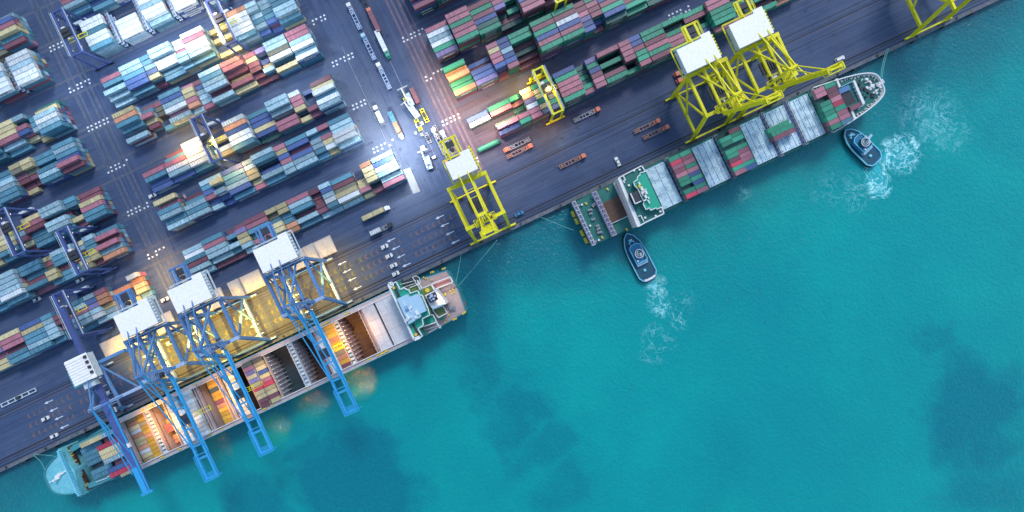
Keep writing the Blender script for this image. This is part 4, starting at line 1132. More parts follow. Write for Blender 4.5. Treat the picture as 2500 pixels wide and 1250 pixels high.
# ------------------------------------------------------------------ the right ship
ZD2 = 9.5
s2 = root('container_ship', 'green-decked container ship with grey hatch covers berthed at right, bow at right', 'ship', (0, 0, 0))
yc2, hb2 = -0.6, 12.9
xs2, xb2 = UV(186, 0, ZD2)[0], UV(1001, 0, ZD2 + 3)[0]
cur = bowcurve(xb2, 34, yc2, hb2, sgn=1, pw=.55)
outl = [(xs2, yc2 - hb2 * .98), (xs2, yc2 + hb2 * .98), (xs2 + 8, yc2 + hb2)]
outl = [(xs2 + 8, yc2 - hb2), (xs2, yc2 - hb2*.97), (xs2, yc2 + hb2*.97), (xs2 + 8, yc2 + hb2)] + cur[::-1]
bot2 = [(p[0] - (4 if i > 3 and abs(i - 14) < 8 else 0), yc2 + (p[1]-yc2) * (.7 if i > 3 else .93)) for i, p in enumerate(outl)]
m = MB(); shell(m, bot2, outl, -8, ZD2, .5, yc2); m.build('hull', M['hull2'], s2)
ins2 = [(p[0], yc2 + (p[1]-yc2) * .975) for p in outl]
xfd = UV(955, 0, ZD2 + 1)[0]
def dk(u0, u1, z=ZD2 - .2, nm='deck', mat='tealgreen', sc_=.965):
    xa, xb_ = UV(u0, 0, ZD2)[0], UV(u1, 0, ZD2)[0]
    MB().box(xa, yc2 - hb2*sc_, z - 3, xb_, yc2 + hb2*sc_, z).build(nm, M[mat], s2)
dk(188, 872)
fore = [p for p in cur if True]
m = MB(); q = [(p[0] - .5, yc2 + (p[1]-yc2)*.96) for p in cur]; m.prism(q, 2, ZD2 + .6); m.build('foredeck', M['tealgreen'], s2)
m = MB()
for i in range(len(cur) - 1): m.beam((*cur[i], ZD2 + 1.5), (*cur[i+1], ZD2 + 1.5), .5, 1.6)
for i, p in enumerate(cur):
    q = (p[0] - 1.6 * (1 if abs(p[1]-yc2) < hb2*.8 else .3), yc2 + (p[1]-yc2)*.87)
    m.beam((*p, ZD2 + 1.2), (*q, ZD2 + .8), .3, .9)
# more stays along the bulwark
for i in range(len(cur) - 1):
    for f_ in (.33, .66):
        a = (cur[i][0] + (cur[i+1][0]-cur[i][0])*f_, cur[i][1] + (cur[i+1][1]-cur[i][1])*f_)
        m.beam((*a, ZD2 + 1.2), (a[0] - .8, yc2 + (a[1]-yc2)*.89, ZD2 + .8), .22, .8)
m.build('bulwark', M['white'], s2)
def PXB(x, y): return (1960 + x / 4.464, 150 + y / 4.464)
zf = ZD2 + .6
for pts, nm, h_ in (([(545, 210), (568, 203), (680, 455), (655, 470)], 'breakwater', 1.6), ([(358, 190), (378, 183), (415, 270), (395, 285)], 'breakwater', 1.6), ([(525, 540), (545, 532), (582, 612), (560, 628)], 'breakwater', 1.6)):
    poly(M['white'], zf, zf + h_, pts, nm, s2, PXB)
m = MB()
for pts in ([(415, 280), (490, 240)], [(490, 240), (545, 218)], [(520, 540), (640, 490)], [(640, 490), (665, 465)]):
    m.rail([P(*PXB(a, b), zf + 1) for a, b in pts], zf + 1, .3, .8, False)
for k in range(6): m.beam((*P(*PXB(540 + k*20, 290 + k*36), zf+.5), zf + .8), (*P(*PXB(575 + k*18, 275 + k*34), zf+.5), zf + .8), .3, 1)
m.each('stiffener', M['ltroof'], s2)
poly(M['dark'], zf - .1, zf + .15, [(415, 355), (515, 310), (580, 435), (470, 490)], 'open_hatch', s2, PXB)
poly(M['blue'], zf - .1, zf + 1.1, [(390, 300), (500, 255), (520, 305), (410, 355)], 'hatch_cover', s2, PXB)
m = MB()
for k in range(26):
    a, b = 690 + rng.gauss(70, 50), 235 + rng.gauss(40, 45)
    a = min(850, max(640, a)); b = min(340, max(190, b))
    x, y = P(*PXB(a, b), zf + 1); m.cbox(x, y, zf, rng.uniform(.5, 2.0), rng.uniform(.4, 1.4), rng.uniform(.4, 1.6), rng.uniform(0, 3))
for a, b in ((860, 210), (870, 225), (850, 240)):
    x, y = P(*PXB(a, b), zf + 1); m.cyl(x, y, zf, .7, 1.5)
m.build('anchor_windlass', M['white'], s2)
m = MB()
for k in range(22):
    a, b = rng.uniform(620, 800), rng.uniform(200, 400)
    x, y = P(*PXB(a, b), zf + 1); m.cyl(x, y, zf, rng.uniform(.3, .7), rng.uniform(.5, 1.2), 8)
m.each('mooring_drum', M['dark'], s2)
m = MB()
for a, b in ((430, 215), (570, 185), (410, 205), (775, 205), (820, 305), (600, 570), (615, 515), (760, 470), (710, 475), (640, 575)):
    x, y = P(*PXB(a, b), zf + .5); m.cbox(x, y, zf, 1.3, .55, .5, .3)
m.each('bollard', M['hatchw'], s2)
# covers: (u0,u1, n across u)
Y20, Y21 = yc2 - hb2 * .9, yc2 + hb2 * .9
def covers(u0, u1, nu, nv=3, mat='hatchb', z=ZD2 + 1.3, skip=()):
    x0, x1 = UV(u0, 0, z)[0], UV(u1, 0, z)[0]
    for i in range(nu):
        for j in range(nv):
            xa, xb_ = x0 + (x1-x0)*i/nu, x0 + (x1-x0)*(i+1)/nu
            ya, yb_ = Y20 + (Y21-Y20)*j/nv, Y20 + (Y21-Y20)*(j+1)/nv
            o = MB().box(xa + .14, ya + .08, ZD2 - .2, xb_ - .14, yb_ - .08, z).build('hatch_cover', M[mat], s2)
            m = MB().box((xa+xb_)/2 - .1, ya + .6, z, (xa+xb_)/2 + .1, yb_ - .6, z + .08)
            for a in (.18, .5, .82):
                for b in (.12, .88): m.box(xa + (xb_-xa)*a - .2, ya + (yb_-ya)*b - .2, z, xa + (xb_-xa)*a + .2, ya + (yb_-ya)*b + .2, z + .18)
            m.build('stacking_cone', M['dblue'], o)
covers(383, 434, 1); covers(508, 566, 2); covers(638, 692, 2); covers(702, 757, 2); covers(768, 822, 2, 4)
def lash(u, z1=15.0, wd=1.7, mat='coaming', y0=None, y1=None):
    x = UV(u, 0, z1 - 2)[0]; y0 = Y20 - .8 if y0 is None else y0; y1 = Y21 + .8 if y1 is None else y1
    m = MB()
    for dx in (-wd/2, wd/2):
        m.beam((x + dx, y0, z1), (x + dx, y1, z1), .16, .2); m.beam((x + dx, y0, z1 - 3), (x + dx, y1, z1 - 3), .14, .2)
    n = 10
    for k in range(n + 1):
        y = y0 + (y1 - y0) * k / n
        for dx in (-wd/2, wd/2): m.beam((x + dx, y, ZD2 - .2), (x + dx, y, z1), .28)
        m.beam((x - wd/2, y, z1), (x + wd/2, y, z1), .3, .25)
        if k < n: m.beam((x - wd/2, y, z1), (x + wd/2, y + (y1-y0)/n, z1), .1)
    o = m.build('lashing_bridge', M[mat], s2)
    MB().box(x - wd/2 + .1, y0, z1 - 3.3, x + wd/2 - .1, y1, z1 - 3.15).build('walkway', M['dblue'], o)
for u in (440, 571, 697, 763, 831): lash(u, 13.2, 1.5, 'steel')
lash(192, 15.0, 1.7, 'hatch'); lash(247, 15.0, 2.2, 'coaming')
def bay2(u0, u1, cols, idx, z=ZD2 + 1.4):
    x0, x1 = UV(u0, 0, z + 5.2)[0], UV(u1, 0, z + 5.2)[0]; n = len(cols)
    for ci, col in enumerate(cols):
        for r_, c in enumerate(col):
            if c == '-': continue
            cx = x0 + (x1 - x0) * (ci + .5) / n; cy = Y21 - (Y21 - Y20) * (r_ + .5) / len(col)
            h_ = 2 if (c != 'C') else 1
            for k in range(h_):
                REC.append(dict(x=cx, y=cy, z=z + k * PITCHZ, t='2', c=c if k == h_-1 else rng.choice('GMC'), bay=idx * 2 + ci, row=len(col)-1-r_, block='green-decked ship', yard='N', top=k == h_-1, let=False))
bay2(446, 505, ['GRPMPGGCGR', 'GMPGPBGBGP'], 0)
bay2(579, 636, ['CGGCGGMRGP', 'MGGCGMPPGB'], 1)
bay2(839, 893, ['PPCGGGGPG', 'GMMPRGPPT'], 2)
for k, (c, u) in enumerate((('G', 0), ('G', 1), ('M', 2))):
    x, y = UV(729, 0, 16)[0], yc2 + 2.3 - k * 2.5
    for q in range(2 - (k == 0)):
        REC.append(dict(x=x, y=y, z=ZD2 + 1.4 + q*PITCHZ, t='4', c=c, bay=6, row=2 - k, block='green-decked ship', yard='N', top=q == 1 - (k == 0), let=False))
x, y = P(2088, 260, ZD2 + 3); REC.append(dict(x=x, y=y, z=zf, t='2', c='M', bay=7, row=0, block='green-decked ship', yard='N', top=True, let=False))
# accommodation
def PXS(x, y): return (1380 + x / 5.68, 400 + y / 5.68)
za1, za2 = 21.0, 24.0
a2 = poly(M['tealgreen'], ZD2 - .2, za1, [(740, 195), (1055, 28), (1110, 105), (1335, 590), (1365, 690), (1010, 870)], 'accommodation', s2, PXS)
poly(M['bgreen'], za1, za2, [(945, 255), (1000, 190), (1040, 130), (1100, 105), (1330, 600), (1180, 640), (1120, 610), (1085, 550), (1090, 500), (1040, 400)], 'bridge_house', s2, PXS)
m = MB()
def pl2(pts, z, w=.4, h=1.0, closed=False): m.rail([P(*PXS(a, b), z) for a, b in pts], z, w, h, closed)
pl2([(740, 195), (1055, 28), (1110, 105)], za1 + .5, .5, 1); pl2([(1335, 590), (1365, 690), (1105, 815), (1010, 870)], za1 + .5, .6, 1)
pl2([(740, 195), (1010, 870)], za1 + .5, 1.0, .8)
pl2([(1110, 105), (1035, 130), (1035, 155), (1000, 180), (1000, 220), (945, 255), (965, 310), (1005, 340), (1050, 450), (1090, 530), (1080, 560), (1120, 635), (1165, 610), (1185, 645), (1260, 610), (1270, 630), (1330, 600)], za2 + .3, .4, .8)
pl2([(800, 165), (835, 225), (800, 235), (825, 265)], za1 + .5, .5, .8); pl2([(1010, 730), (1045, 715), (1090, 800)], za1 + .5, .45, .8)
m.build('railing', M['white'], a2)
poly(M['hatch'], ZD2, za1 + .4, [(722, 205), (765, 185), (1050, 850), (1000, 875)], 'gallery', s2, PXS)
m = MB()
pl2([(680, 265), (960, 880)], 15, 1.2, .3)
for k in range(11):
    a, b = 690 + k * 27, 290 + k * 58
    m.beam((*P(*PXS(a - 12, b + 18), 15.5), 15.5), (*P(*PXS(a + 26, b - 12), 15.5), 15.5), .3, .4)
m.build('lashing_bridge', M['coaming'], s2)
poly(M['dark'], za1, za1 + 4.5, [(905, 410), (1000, 370), (1050, 510), (970, 555)], 'funnel', s2, PXS)
m = MB()
pl2([(905, 410), (970, 555), (1055, 515)], za1 + 4.6, .5, .3)
m.build('funnel_rim', M['white'], s2)
m = MB()
for a, b, w_, d_ in ((1060, 330, 1.2, 3.2), (1100, 400, 2.8, 2.2), (1120, 450, 1, 3.6), (1130, 490, 3.4, .6), (1155, 510, .5, 3), (1090, 370, 3.2, .5), (1040, 280, .7, 2.4)):
    x, y = P(*PXS(a, b), za2 + 2); m.cbox(x, y, za2, w_, d_, 1.6, .1)
m.cyl(*P(*PXS(1105, 400), za2 + 4), za2, .45, 7, 8)
m.build('radar_mast', M['white'], s2)
m = MB(); x, y = P(*PXS(1035, 310), za2 + 2); m.cbox(x, y, za2, .9, 1.8, 1.9, .1); m.build('funnel_flag', M['yel'], s2)
m = MB()
for a, b, z in ((883, 297, za1), (955, 92, za1), (1110, 745, za1), (1255, 720, za1), (1320, 660, za1), (1030, 80, za1), (345, 857, ZD2), (232, 565, ZD2), (466, 1055, ZD2)):
    x, y = P(*PXS(a, b), z + 1); m.cyl(x, y, z, .55, 1.2, 10)
m.each('vent', M['white'], s2)
poly(M['brown'], ZD2 - .2, ZD2 + 1.2, [(500, 555), (745, 440), (880, 700), (620, 830)], 'hatch_cover', s2, PXS)
m = MB()
pl2([(620, 838), (900, 712)], ZD2 + 1, .3, .5)
m.build('railing', M['white'], s2)
m = MB()
for a, b in ((290, 548), (265, 832), (275, 862), (515, 1018), (855, 908), (590, 350), (160, 630), (210, 722), (330, 970)):
    x, y = P(*PXS(a, b), ZD2 + 1); m.cbox(x, y, ZD2 - .2, .7, 1.5, .9, .3)
m.each('bollard', M['yel'], s2)
m = MB()
for (a, b) in ((345, 640), (350, 690), (385, 770), (445, 860), (460, 900), (480, 950), (180, 580), (410, 1080), (165, 620), (395, 570)):
    x, y = P(*PXS(a, b), ZD2 + 1); m.cbox(x, y, ZD2 - .2, rng.uniform(1.4, 2.8), rng.uniform(.8, 1.6), 1.5, rng.uniform(-.4, .4)); m.cyl(x + .5, y, ZD2, .6, 1.7, 8)
m.each('mooring_winch', M['steel'], s2)
m = MB()
for (a, b) in ((160, 795), (235, 960), (112, 695), (288, 1062)):
    x, y = P(*PXS(a, b), 5); m.cbox(x, y, 2, 1.2, 3.4, 3.5, .02)
m.each('fender', M['yel'], s2)

# ------------------------------------------------------------------ tugs
def tug(label, stern, bow, mast):
    sx, sy = P(*stern, -1); bx, by = P(*bow, -1)
    L = math.hypot(bx - sx, by - sy); rz = math.atan2(by - sy, bx - sx)
    rt = root('tugboat', label, 'tugboat', ((sx + bx)/2, (sy + by)/2, -3), rz, 'tugboats beside the right ship')
    hw = 5.2; h = L / 2
    pts = [(-h + .6, -hw*.70), (-h, -hw*.35), (-h, hw*.35), (-h + .6, hw*.70), (-h + 3, hw), (h*.15, hw), (h*.55, hw*.86), (h*.85, hw*.5), (h, 0), (h*.85, -hw*.5), (h*.55, -hw*.86), (h*.15, -hw), (-h + 3, -hw)]
    pts = [(p[0] * 1.0, p[1]) for p in pts]
    MB().prism([(p[0]*.96, p[1]*.85) for p in pts], -2, 2.2, 0, pts).build('hull', M['tugblue'], rt)
    MB().prism([(p[0]*.95, p[1]*.9) for p in pts], 2.2, 2.35).build('deck', M['tugdeck'], rt)
    m = MB(); m.rail(pts, 2.6, .45, .9); m.build('bulwark', M['cyan'], rt)
    m = MB(); m.rail([(p[0]*1.03, p[1]*1.05) for p in pts], 1.6, .6, .8); m.build('rubber_fender', M['rubber'], rt)
    hs = MB().prism([(-h*.22, -hw*.62), (h*.42, -hw*.62), (h*.52, -hw*.3), (h*.52, hw*.3), (h*.42, hw*.62), (-h*.22, hw*.62)], 2.3, 5.4).build('deckhouse', M['tugblue'], rt)
    m = MB(); m.rail([(-h*.22, -hw*.62), (h*.42, -hw*.62), (h*.52, -hw*.3), (h*.52, hw*.3), (h*.42, hw*.62), (-h*.22, hw*.62)], 5.7, .35, .5); m.build('railing', M['cyan'], hs)
    wh = MB().cyl(h*.12, 0, 5.4, 2.5, 2.6, 8, 0, 2.2).build('wheelhouse', M['tugdeck'], rt)
    m = MB(); m.rail([(h*.12 + 2.3*math.cos(a*math.pi/6), 2.3*math.sin(a*math.pi/6)) for a in range(12)], 8.1, .35, .35); m.rail([(h*.12 + 1.3*math.cos(a*math.pi/6), 1.3*math.sin(a*math.pi/6)) for a in range(9)], 8.1, .3, .35, False)
    m.build('wheelhouse_roof_rail', M['white'], wh)
    m = MB().cyl(h*.12, 0, 8.0, .2, 3.4, 6).beam((h*.12 - 1.2, 0, 10), (h*.12 + .4, 0, 10), .25).beam((h*.12, -1.1, 9.2), (h*.12, 1.1, 9.2), .2)
    m.build('mast', M['white'], wh)
    m = MB().cbox(-h*.29, 0, 2.3, 1.6, hw*1.2, 2.0); m.build('towing_gantry', M['ltroof'], rt)
    m = MB().cbox(h*.68, 0, 2.3, 1.6, 2.0, 1.4).cyl(h*.6, 1.2, 2.3, .5, 1.2).cyl(h*.6, -1.2, 2.3, .5, 1.2); m.build('winch', M['cyan'], rt)
    m = MB().cbox(-h*.58, .4, 2.3, 1.3, 1.3, 1.0); m.build('towing_bitt', M['cyan'], rt)
    for sy_ in (-1, 1): MB().cyl(-h*.12, sy_*hw*.42, 5.4, .5, 1.6, 10).build('funnel', M['white'] if sy_ == 1 else M['dark'], rt)
    if mast:
        MB().cbox(-h*.05, -hw*.15, 5.4, 1.2, 1.2, 1.3).build('life_ring_box', CM['R'], rt)
        MB().cbox(h*.1, -hw*.9, 5.2, 1.2, 3.4, 1.0, .1).cbox(h*.2, -hw*.6, 5.3, 2.4, 1.0, 1.2).build('bridge_wing', M['ltroof'], rt)
    else:
        m = MB(); m.rail([(-h + .9, -hw*.62), (-h + .5, -hw*.3), (-h + .5, hw*.3), (-h + .9, hw*.62)], 3.1, 1.1, .6, False); m.build('stern_fender', M['white'], rt)
tug('blue tugboat pushing the stern side of the right ship, white foam trailing below it', (1587, 682), (1529, 570), False)
tug('dark blue tugboat at the bow of the right ship, foam swirling behind', (2140, 396), (2062, 318), True)

# ------------------------------------------------------------------ vehicles
def wheels(rt, xs, y, r=.5, w_=.35):
    for x in xs:
        for sy in (-1, 1): MB().wheel(x, sy*y, r, r, w_).build('wheel', M['rubber'], rt)
def tractor(label, px, py, rz, cab, trailer='skeleton', group='terminal tractors with trailers', tmat='steel', L=12.6):
    """terminal tractor and trailer; px,py = centre; rz = heading in world"""
    x, y = P(px, py)
    rt = root('terminal_truck', label, 'truck', (x, y, 0), rz, group)
    c0 = L/2 + .6
    cb = MB().box(c0, -1.15, .9, c0 + 1.9, 1.15, 2.9).box(c0 - 1.4, -1.0, .8, c0 + 2.6, 1.0, 1.3).build('cab', cab, rt)
    MB().box(c0 + 1.5, -1.0, 2.0, c0 + 1.94, 1.0, 2.7).build('windscreen', M['glass'], cb)
    m = MB()
    mt = M[tmat]
    for sy in (-1, 1): m.box(-L/2, sy*.95 - .18, 1.0, L/2 + .3, sy*.95 + .18, 1.35)
    k = 0
    for xx in (-L/2, -L/2 + 1.3, -L/2 + 3.2, -1.2, .5, L/2 - 3.6, L/2 - 1.8, L/2 - .2):
        m.box(xx, -1.25, 1.02, xx + .35, 1.25, 1.4)
    m.box(-L/2 + .6, -.4, 1.0, -L/2 + 3.4, .4, 1.3); m.box(L/2 - 3.4, -.35, 1.0, L/2 - 1.6, .35, 1.3)
    m.build('trailer_frame', mt, rt)
    wheels(rt, (-L/2 + 1.2, -L/2 + 2.6, c0 - .6, c0 + 1.6), .95)
    return rt
HU, HV = 0.0, math.pi / 2
for (lab, px, py, rz, cab, tm) in (
    ('empty pale blue skeleton trailer truck, topmost of three queued in the cross road', 869, 48, HV, M['white'], 'paleblue'),
    ('empty pale blue skeleton trailer truck, middle of three queued in the cross road', 904, 122, HV, M['ltroof'], 'paleblue'),
    ('empty pale blue skeleton trailer truck, lowest of three queued in the cross road', 941, 193, HV, M['white'], 'paleblue'),
    ('empty trailer truck with salmon cab at the left end, beside the green covered one', 1268, 352, HU + math.pi, M['orange'], 'steel'),
    ('empty rusty trailer truck with salmon cab right, left of two parked side by side', 1262, 373, HU, M['orange'], 'rust'),
    ('empty trailer truck below the yellow yard gantry', 1426, 284, HU, M['orange'], 'steel'),
    ('empty rusty trailer truck alone on the apron left of the white van', 1391, 397, HU, M['orange'], 'rust'),
    ('empty trailer truck on the apron, upper of two left of the yellow cranes', 1572, 312, HU, M['orange'], 'rust'),
    ('empty trailer truck on the apron, lower of two left of the yellow cranes', 1594, 327, HU, M['orange'], 'rust'),
    ('empty trailer truck partly under the left yellow crane house', 1682, 168, HU + math.pi, M['orange'], 'steel'),
    ('empty trailer truck under the left yellow crane house, lower one', 1688, 184, HU + math.pi, M['orange'], 'steel'),
    ('empty trailer truck parked left of the yellow backreach girders', 1075, 352, HV, M['white'], 'steel'),
    ('empty trailer truck parked right of another near the yellow crane girders', 1096, 358, HV, M['white'], 'steel'),
    ('dark trailer truck parked near the top edge of the cross road', 898, 22, HV, M['dark'], 'dark')):
    tractor(lab, px, py, rz, cab, tmat=tm)
def loaded(lab, px, py, rz, cab, boxes, L=12.6):
    tractor(lab, px, py, rz, cab, L=L)
    x, y = P(px, py)
    for (off, t, c, lb) in boxes:
        m = MB(); cont_bm(m, DL[t]); o = m.build('shipping_container', CM[c])
        o.location = (x + off * math.cos(rz), y + off * math.sin(rz), 1.42); o.rotation_euler = (0, 0, rz)
        tag(o, lb, 'container')
loaded('truck with white cab carrying two cream containers on the open apron', 914, 524, HU, M['white'],
       [(-3.2, '2', 'Y', 'cream short container on the rear of the truck on the open apron'), (3.1, '2', 'Y', 'cream short container just behind the truck cab on the open apron')])
loaded('truck with green cab carrying a cream container in the cross road', 934, 106, -HV, CM['G'], [(0, '4', 'W', 'cream white long container on a green-cabbed truck in the cross road')])
loaded('truck with white cab carrying two containers down the cross road', 966, 302, -HV, M['white'],
       [(3.1, '2', 'O', 'peach short container right behind the cab in the cross road'), (-3.1, '2', 'T', 'teal short container at the rear of a truck in the cross road')])
loaded('white truck with white box standing in the pale floodlit area', 930, 289, HV, M['white'], [(0, '2', 'W', 'white short container on a truck in the pale floodlit area')], 8.5)
loaded('truck with small white box on the apron near the lane arrows', 930, 561, HU, M['dark'], [(-2.5, '2', 'W', 'small white container on a dark truck near the lane arrows')], 8)
loaded('dark red trailer truck near the top of the cross road', 918, 60, HV, M['orange'], [(0, '4', 'M', 'maroon long container on a truck near the top of the cross road')])

def car(label, px, py, rz, body, L=4.6, W=1.9, van=False, z=0.0, group='cars and vans on the quay'):
    x, y = P(px, py, z)
    rt = root('car', label, 'car', (x, y, z), rz, group)
    h = L / 2
    MB().prism([(-h, -W*.46), (-h+.25, -W/2), (h-.5, -W/2), (h, -W*.34), (h, W*.34), (h-.5, W/2), (-h+.25, W/2), (-h, W*.46)], .35, 1.0).build('body', body, rt)
    a, b = (-h + .2, h * .62) if van else (-h * .6, h * .38)
    MB().prism([(a, -W*.44), (b, -W*.44), (b, W*.44), (a, W*.44)], 1.0, 1.65, 0, [(a+.25, -W*.36), (b-.5, -W*.36), (b-.5, W*.36), (a+.25, W*.36)]).build('window', M['glass'], rt)
    MB().box(a + .3, -W*.35, 1.6, b - .55, W*.35, 1.7).build('roof', body, rt)
    wheels(rt, (-h*.6, h*.6), W*.46, .34, .25)
CAR_BLUE = flat('blue_car_paint', (0.05, 0.2, 0.42), .3)
car('white pickup parked across the apron left of the right ship\'s bridge', 1507, 395, HV, M['white'], 5.2)
car('white van parked on the apron near the right ship\'s bow', 2048, 145, HU, M['white'], 5.4, 2.1, True)
car('blue pickup on the apron right of the lone yellow crane', 1268, 522, HU, CAR_BLUE, 5.2)
for i, (px, py, ds) in enumerate(((940, 602, 'topmost of four in a slanting line'), (951, 625, 'second of four in a slanting line'), (962, 648, 'third of four in a slanting line'), (967, 668, 'lowest of four in a slanting line'))):
    car('white lane vehicle on the marked apron, ' + ds, px, py, HU, M['white'], 4.0, 2.2)
for px, py, lb in ((135, 1063, 'white car on the apron above the left ship\'s bow'), (114, 1021, 'white car on the left apron lanes, nearer the picture edge'), (375, 478, 'pale van at the west end of a middle yard block'),
                   (93, 731, 'small white car in the lane at lower left'), (198, 684, 'small white car beside a blue yard gantry at left'), (272, 955, 'white vehicle under the old blue crane, in warm light'),
                   (418, 836, 'white vehicle under the left blue crane, in yellow light'), (405, 731, 'vehicle with its lamp lit between yard blocks and blue cranes'), (1138, 393, 'small white vehicle beside the lone yellow crane\'s house'),
                   (1025, 305, 'white car in the cluttered storage strip'), (1047, 392, 'white car at the lower end of the storage strip')):
    car(lb, px, py, HU if rng.random() < .6 else HV, M['white'], 4.4)

# machines and spreaders stored along the cross road
def spreader(label, px, py, rz, mat, L=12.0):
    x, y = P(px, py)
    rt = root('spreader_frame', label, 'spreader', (x, y, 0), rz, 'stored spreaders and frames')
    m = MB()
    for sy in (-1, 1): m.box(-L/2, sy*.9 - .2, .3, L/2, sy*.9 + .2, .8)
    m.build('side_beam', mat, rt)
    m = MB()
    for k in range(6): m.box(-L/2 + k*(L-.4)/5, -1.2, .35, -L/2 + k*(L-.4)/5 + .4, 1.2, .85)
    m.build('cross_bar', mat, rt)
    MB().cbox(0, 0, .85, 1.8, 1.6, .9).build('head_block', M['dark'], rt)
for lab, px, py, rz, mat, L in (('yellow spreader frame in the storage strip, upper one', 1037, 283, HV, M['yellow'], 8), ('yellow spreader frame in the storage strip, lower one', 1022, 305, HV, M['yellow'], 7),
        ('long pale steel frame lying on the apron at the left edge', 48, 970, HU, M['wallw'], 21), ('steel frame beside the yellow crane girders', 1066, 322, HV, M['steel'], 7),
        ('small steel frame right of the storage strip', 1045, 338, HV, M['steel'], 6)):
    spreader(lab, px, py, rz, mat, L)
def reach(label, px, py, rz):
    x, y = P(px, py)
    rt = root('reach_stacker', label, 'reach stacker', (x, y, 0), rz, 'handling machines in the storage strip')
    MB().box(-3.8, -1.7, .9, 3.4, 1.7, 2.2).build('body', M['paleblue'], rt)
    MB().box(-1.2, -.7, 2.2, .6, .7, 4.0).build('cab', M['white'], rt)
    MB().beam((-3, 1.1, 2.6), (6.6, 1.1, 4.6), .7).build('arm', M['wallw'], rt)
    MB().box(6.2, -2.4, 3.2, 6.9, 3.6, 3.8).build('spreader', M['steel'], rt)
    wheels(rt, (-2.6, 2.4), 1.75, .85, .7)
reach('pale blue reach stacker at the top of the storage strip', 1000, 245, HV)
reach('pale blue reach stacker lower in the storage strip', 1012, 275, HV + .2)
reach('white and blue handling machine at the bottom of the storage strip', 1046, 398, HV - .1)
def crate(label, px, py, w_, d_, h_, mat, rz=0):
    x, y = P(px, py)
    rt = root('equipment_crate', label, 'crate', (x, y, 0), rz, 'crates in the storage strip')
    MB().box(-w_/2, -d_/2, .15, w_/2, d_/2, h_).build('box', mat, rt)
    m = MB()
    for sx in (-1, 1): m.box(sx*w_*.3 - .15, -d_/2, 0, sx*w_*.3 + .15, d_/2, .15)
    m.build('skid', M['dark'], rt)
    m = MB().rail([(-w_/2, -d_/2), (w_/2, -d_/2), (w_/2, d_/2), (-w_/2, d_/2)], h_, .12, .12); m.build('rim', M['steel'], rt)
for i, (lab, px, py, w_, d_, h_, mt) in enumerate((('white crate low in the storage strip', 1033, 362, 2.4, 2.0, 1.8, M['white']), ('grey crate beside the lower white car', 1031, 330, 1.6, 1.6, 1.5, M['steel']), ('dark crate near the upper reach stacker', 985, 232, 1.8, 2.2, 1.5, M['dark']),
        ('salmon crate beside the parked trailers', 1091, 396, 1.9, 1.7, 1.6, M['orange']), ('yellow crate near the maroon container', 989, 245, 1.4, 2.4, 1.4, M['yellow']),
        ('pale crate on the kerb side of the strip', 1016, 326, 1.3, 1.6, 1.2, M['ltroof']), ('white crate at the very bottom of the strip', 1060, 385, 2.0, 1.4, 1.5, M['white']))):
    crate(lab, px, py, w_, d_, h_, mt)
x, y = P(1014, 236); m = MB(); cont_bm(m, 9.0); o = m.build('shipping_container', CM['M']); o.location = (x, y, 0); o.rotation_euler = (0, 0, HV); tag(o, 'maroon container standing on the ground in the storage strip', 'container')
# green tarpaulin-covered trailer load
x, y = P(1193, 358)
rt = root('tanker_trailer', 'long green rounded trailer below the short stacks of the right yard', 'trailer', (x, y, 0), 0)
m = MB(); n = 12
vs = []
for i, xx in enumerate((-6.4, -6.0, 6.0, 6.4)):
    r_ = 1.35 * (.7 if i in (0, 3) else 1)
    for k in range(n): vs.append((xx, r_ * math.cos(2*math.pi*k/n), 2.1 + r_ * math.sin(2*math.pi*k/n)))
fs = [(i*n + k, i*n + (k+1) % n, (i+1)*n + (k+1) % n, (i+1)*n + k) for i in range(3) for k in range(n)] + [tuple(range(n)), tuple(range(4*n - 1, 3*n - 1, -1))]
m.add(vs, fs); m.build('tank', CM['G'], rt)
MB().box(-6.0, -.5, .6, 6.0, .5, .85).build('frame', M['dark'], rt)
wheels(rt, (-4.5, -3.2, 4.4), 1.0)
# reefer racks in the white blocks
for i, (x, b, lb) in enumerate(((XE0 + BAY*1.55, BV[5], 'grey service rack between white stacks, leftmost in the top middle row'), (XE0 + BAY*2.85, BV[5], 'grey service rack between white stacks, second in the top middle row'),
        (XE0 + BAY*4.15, BV[5], 'grey service rack between white stacks, third in the top middle row'), (XW1 - BAY*1.15, BV[5], 'grey service rack between white stacks at the far left'))):
    rt = root('reefer_rack', lb, 'service rack', (x, b, 0), 0, 'steel racks between the white stacks')
    for k in range(7): MB().beam((0, k*2.7, 0), (0, k*2.7, 9.5), .3).build('post', M['steel'], rt)
    m = MB()
    for z in (2.6, 5.2, 7.8): m.box(-.9, -.5, z, .9, 17, z + .12)
    m.build('platform', M['paleblue'], rt)
    m = MB()
    for z in (2.7, 5.3, 7.9):
        for k in range(8): m.box(-.7, .6 + k*2.05, z, .1, 1.5 + k*2.05, z + .9)
    m.each('socket_box', M['steel'], rt)

# mooring lines and bollards
def line(label, a, b, za=0.4, zb_=9.0, sag=1.2):
    (x0, y0), (x1, y1) = P(*a, za), P(*b, zb_)
    m = MB(); n = 10; pr = None
    for i in range(n + 1):
        t = i / n; p = (x0 + (x1-x0)*t, y0 + (y1-y0)*t, za + (zb_-za)*t - sag*4*t*(1-t))
        if pr: m.beam(pr, p, .22)
        pr = p
    m.build('mooring_line', M['rope'], label=label, cat='rope', group='mooring lines')
line('mooring line from the quay by the lone yellow crane to the left ship\'s stern', (1214, 586), (1120, 697))
line('short mooring line to the left ship\'s stern, left of the long one', (1126, 622), (1113, 690))
line('mooring line at the left ship\'s bow running down from the quay', (82, 1112), (110, 1150), .4, 12)
line('mooring line at the left ship\'s bow running along the quay', (84, 1110), (150, 1118), .4, 12)
line('mooring line at the right ship\'s bow, right one of two', (2170, 118), (2153, 200), .4, 10)
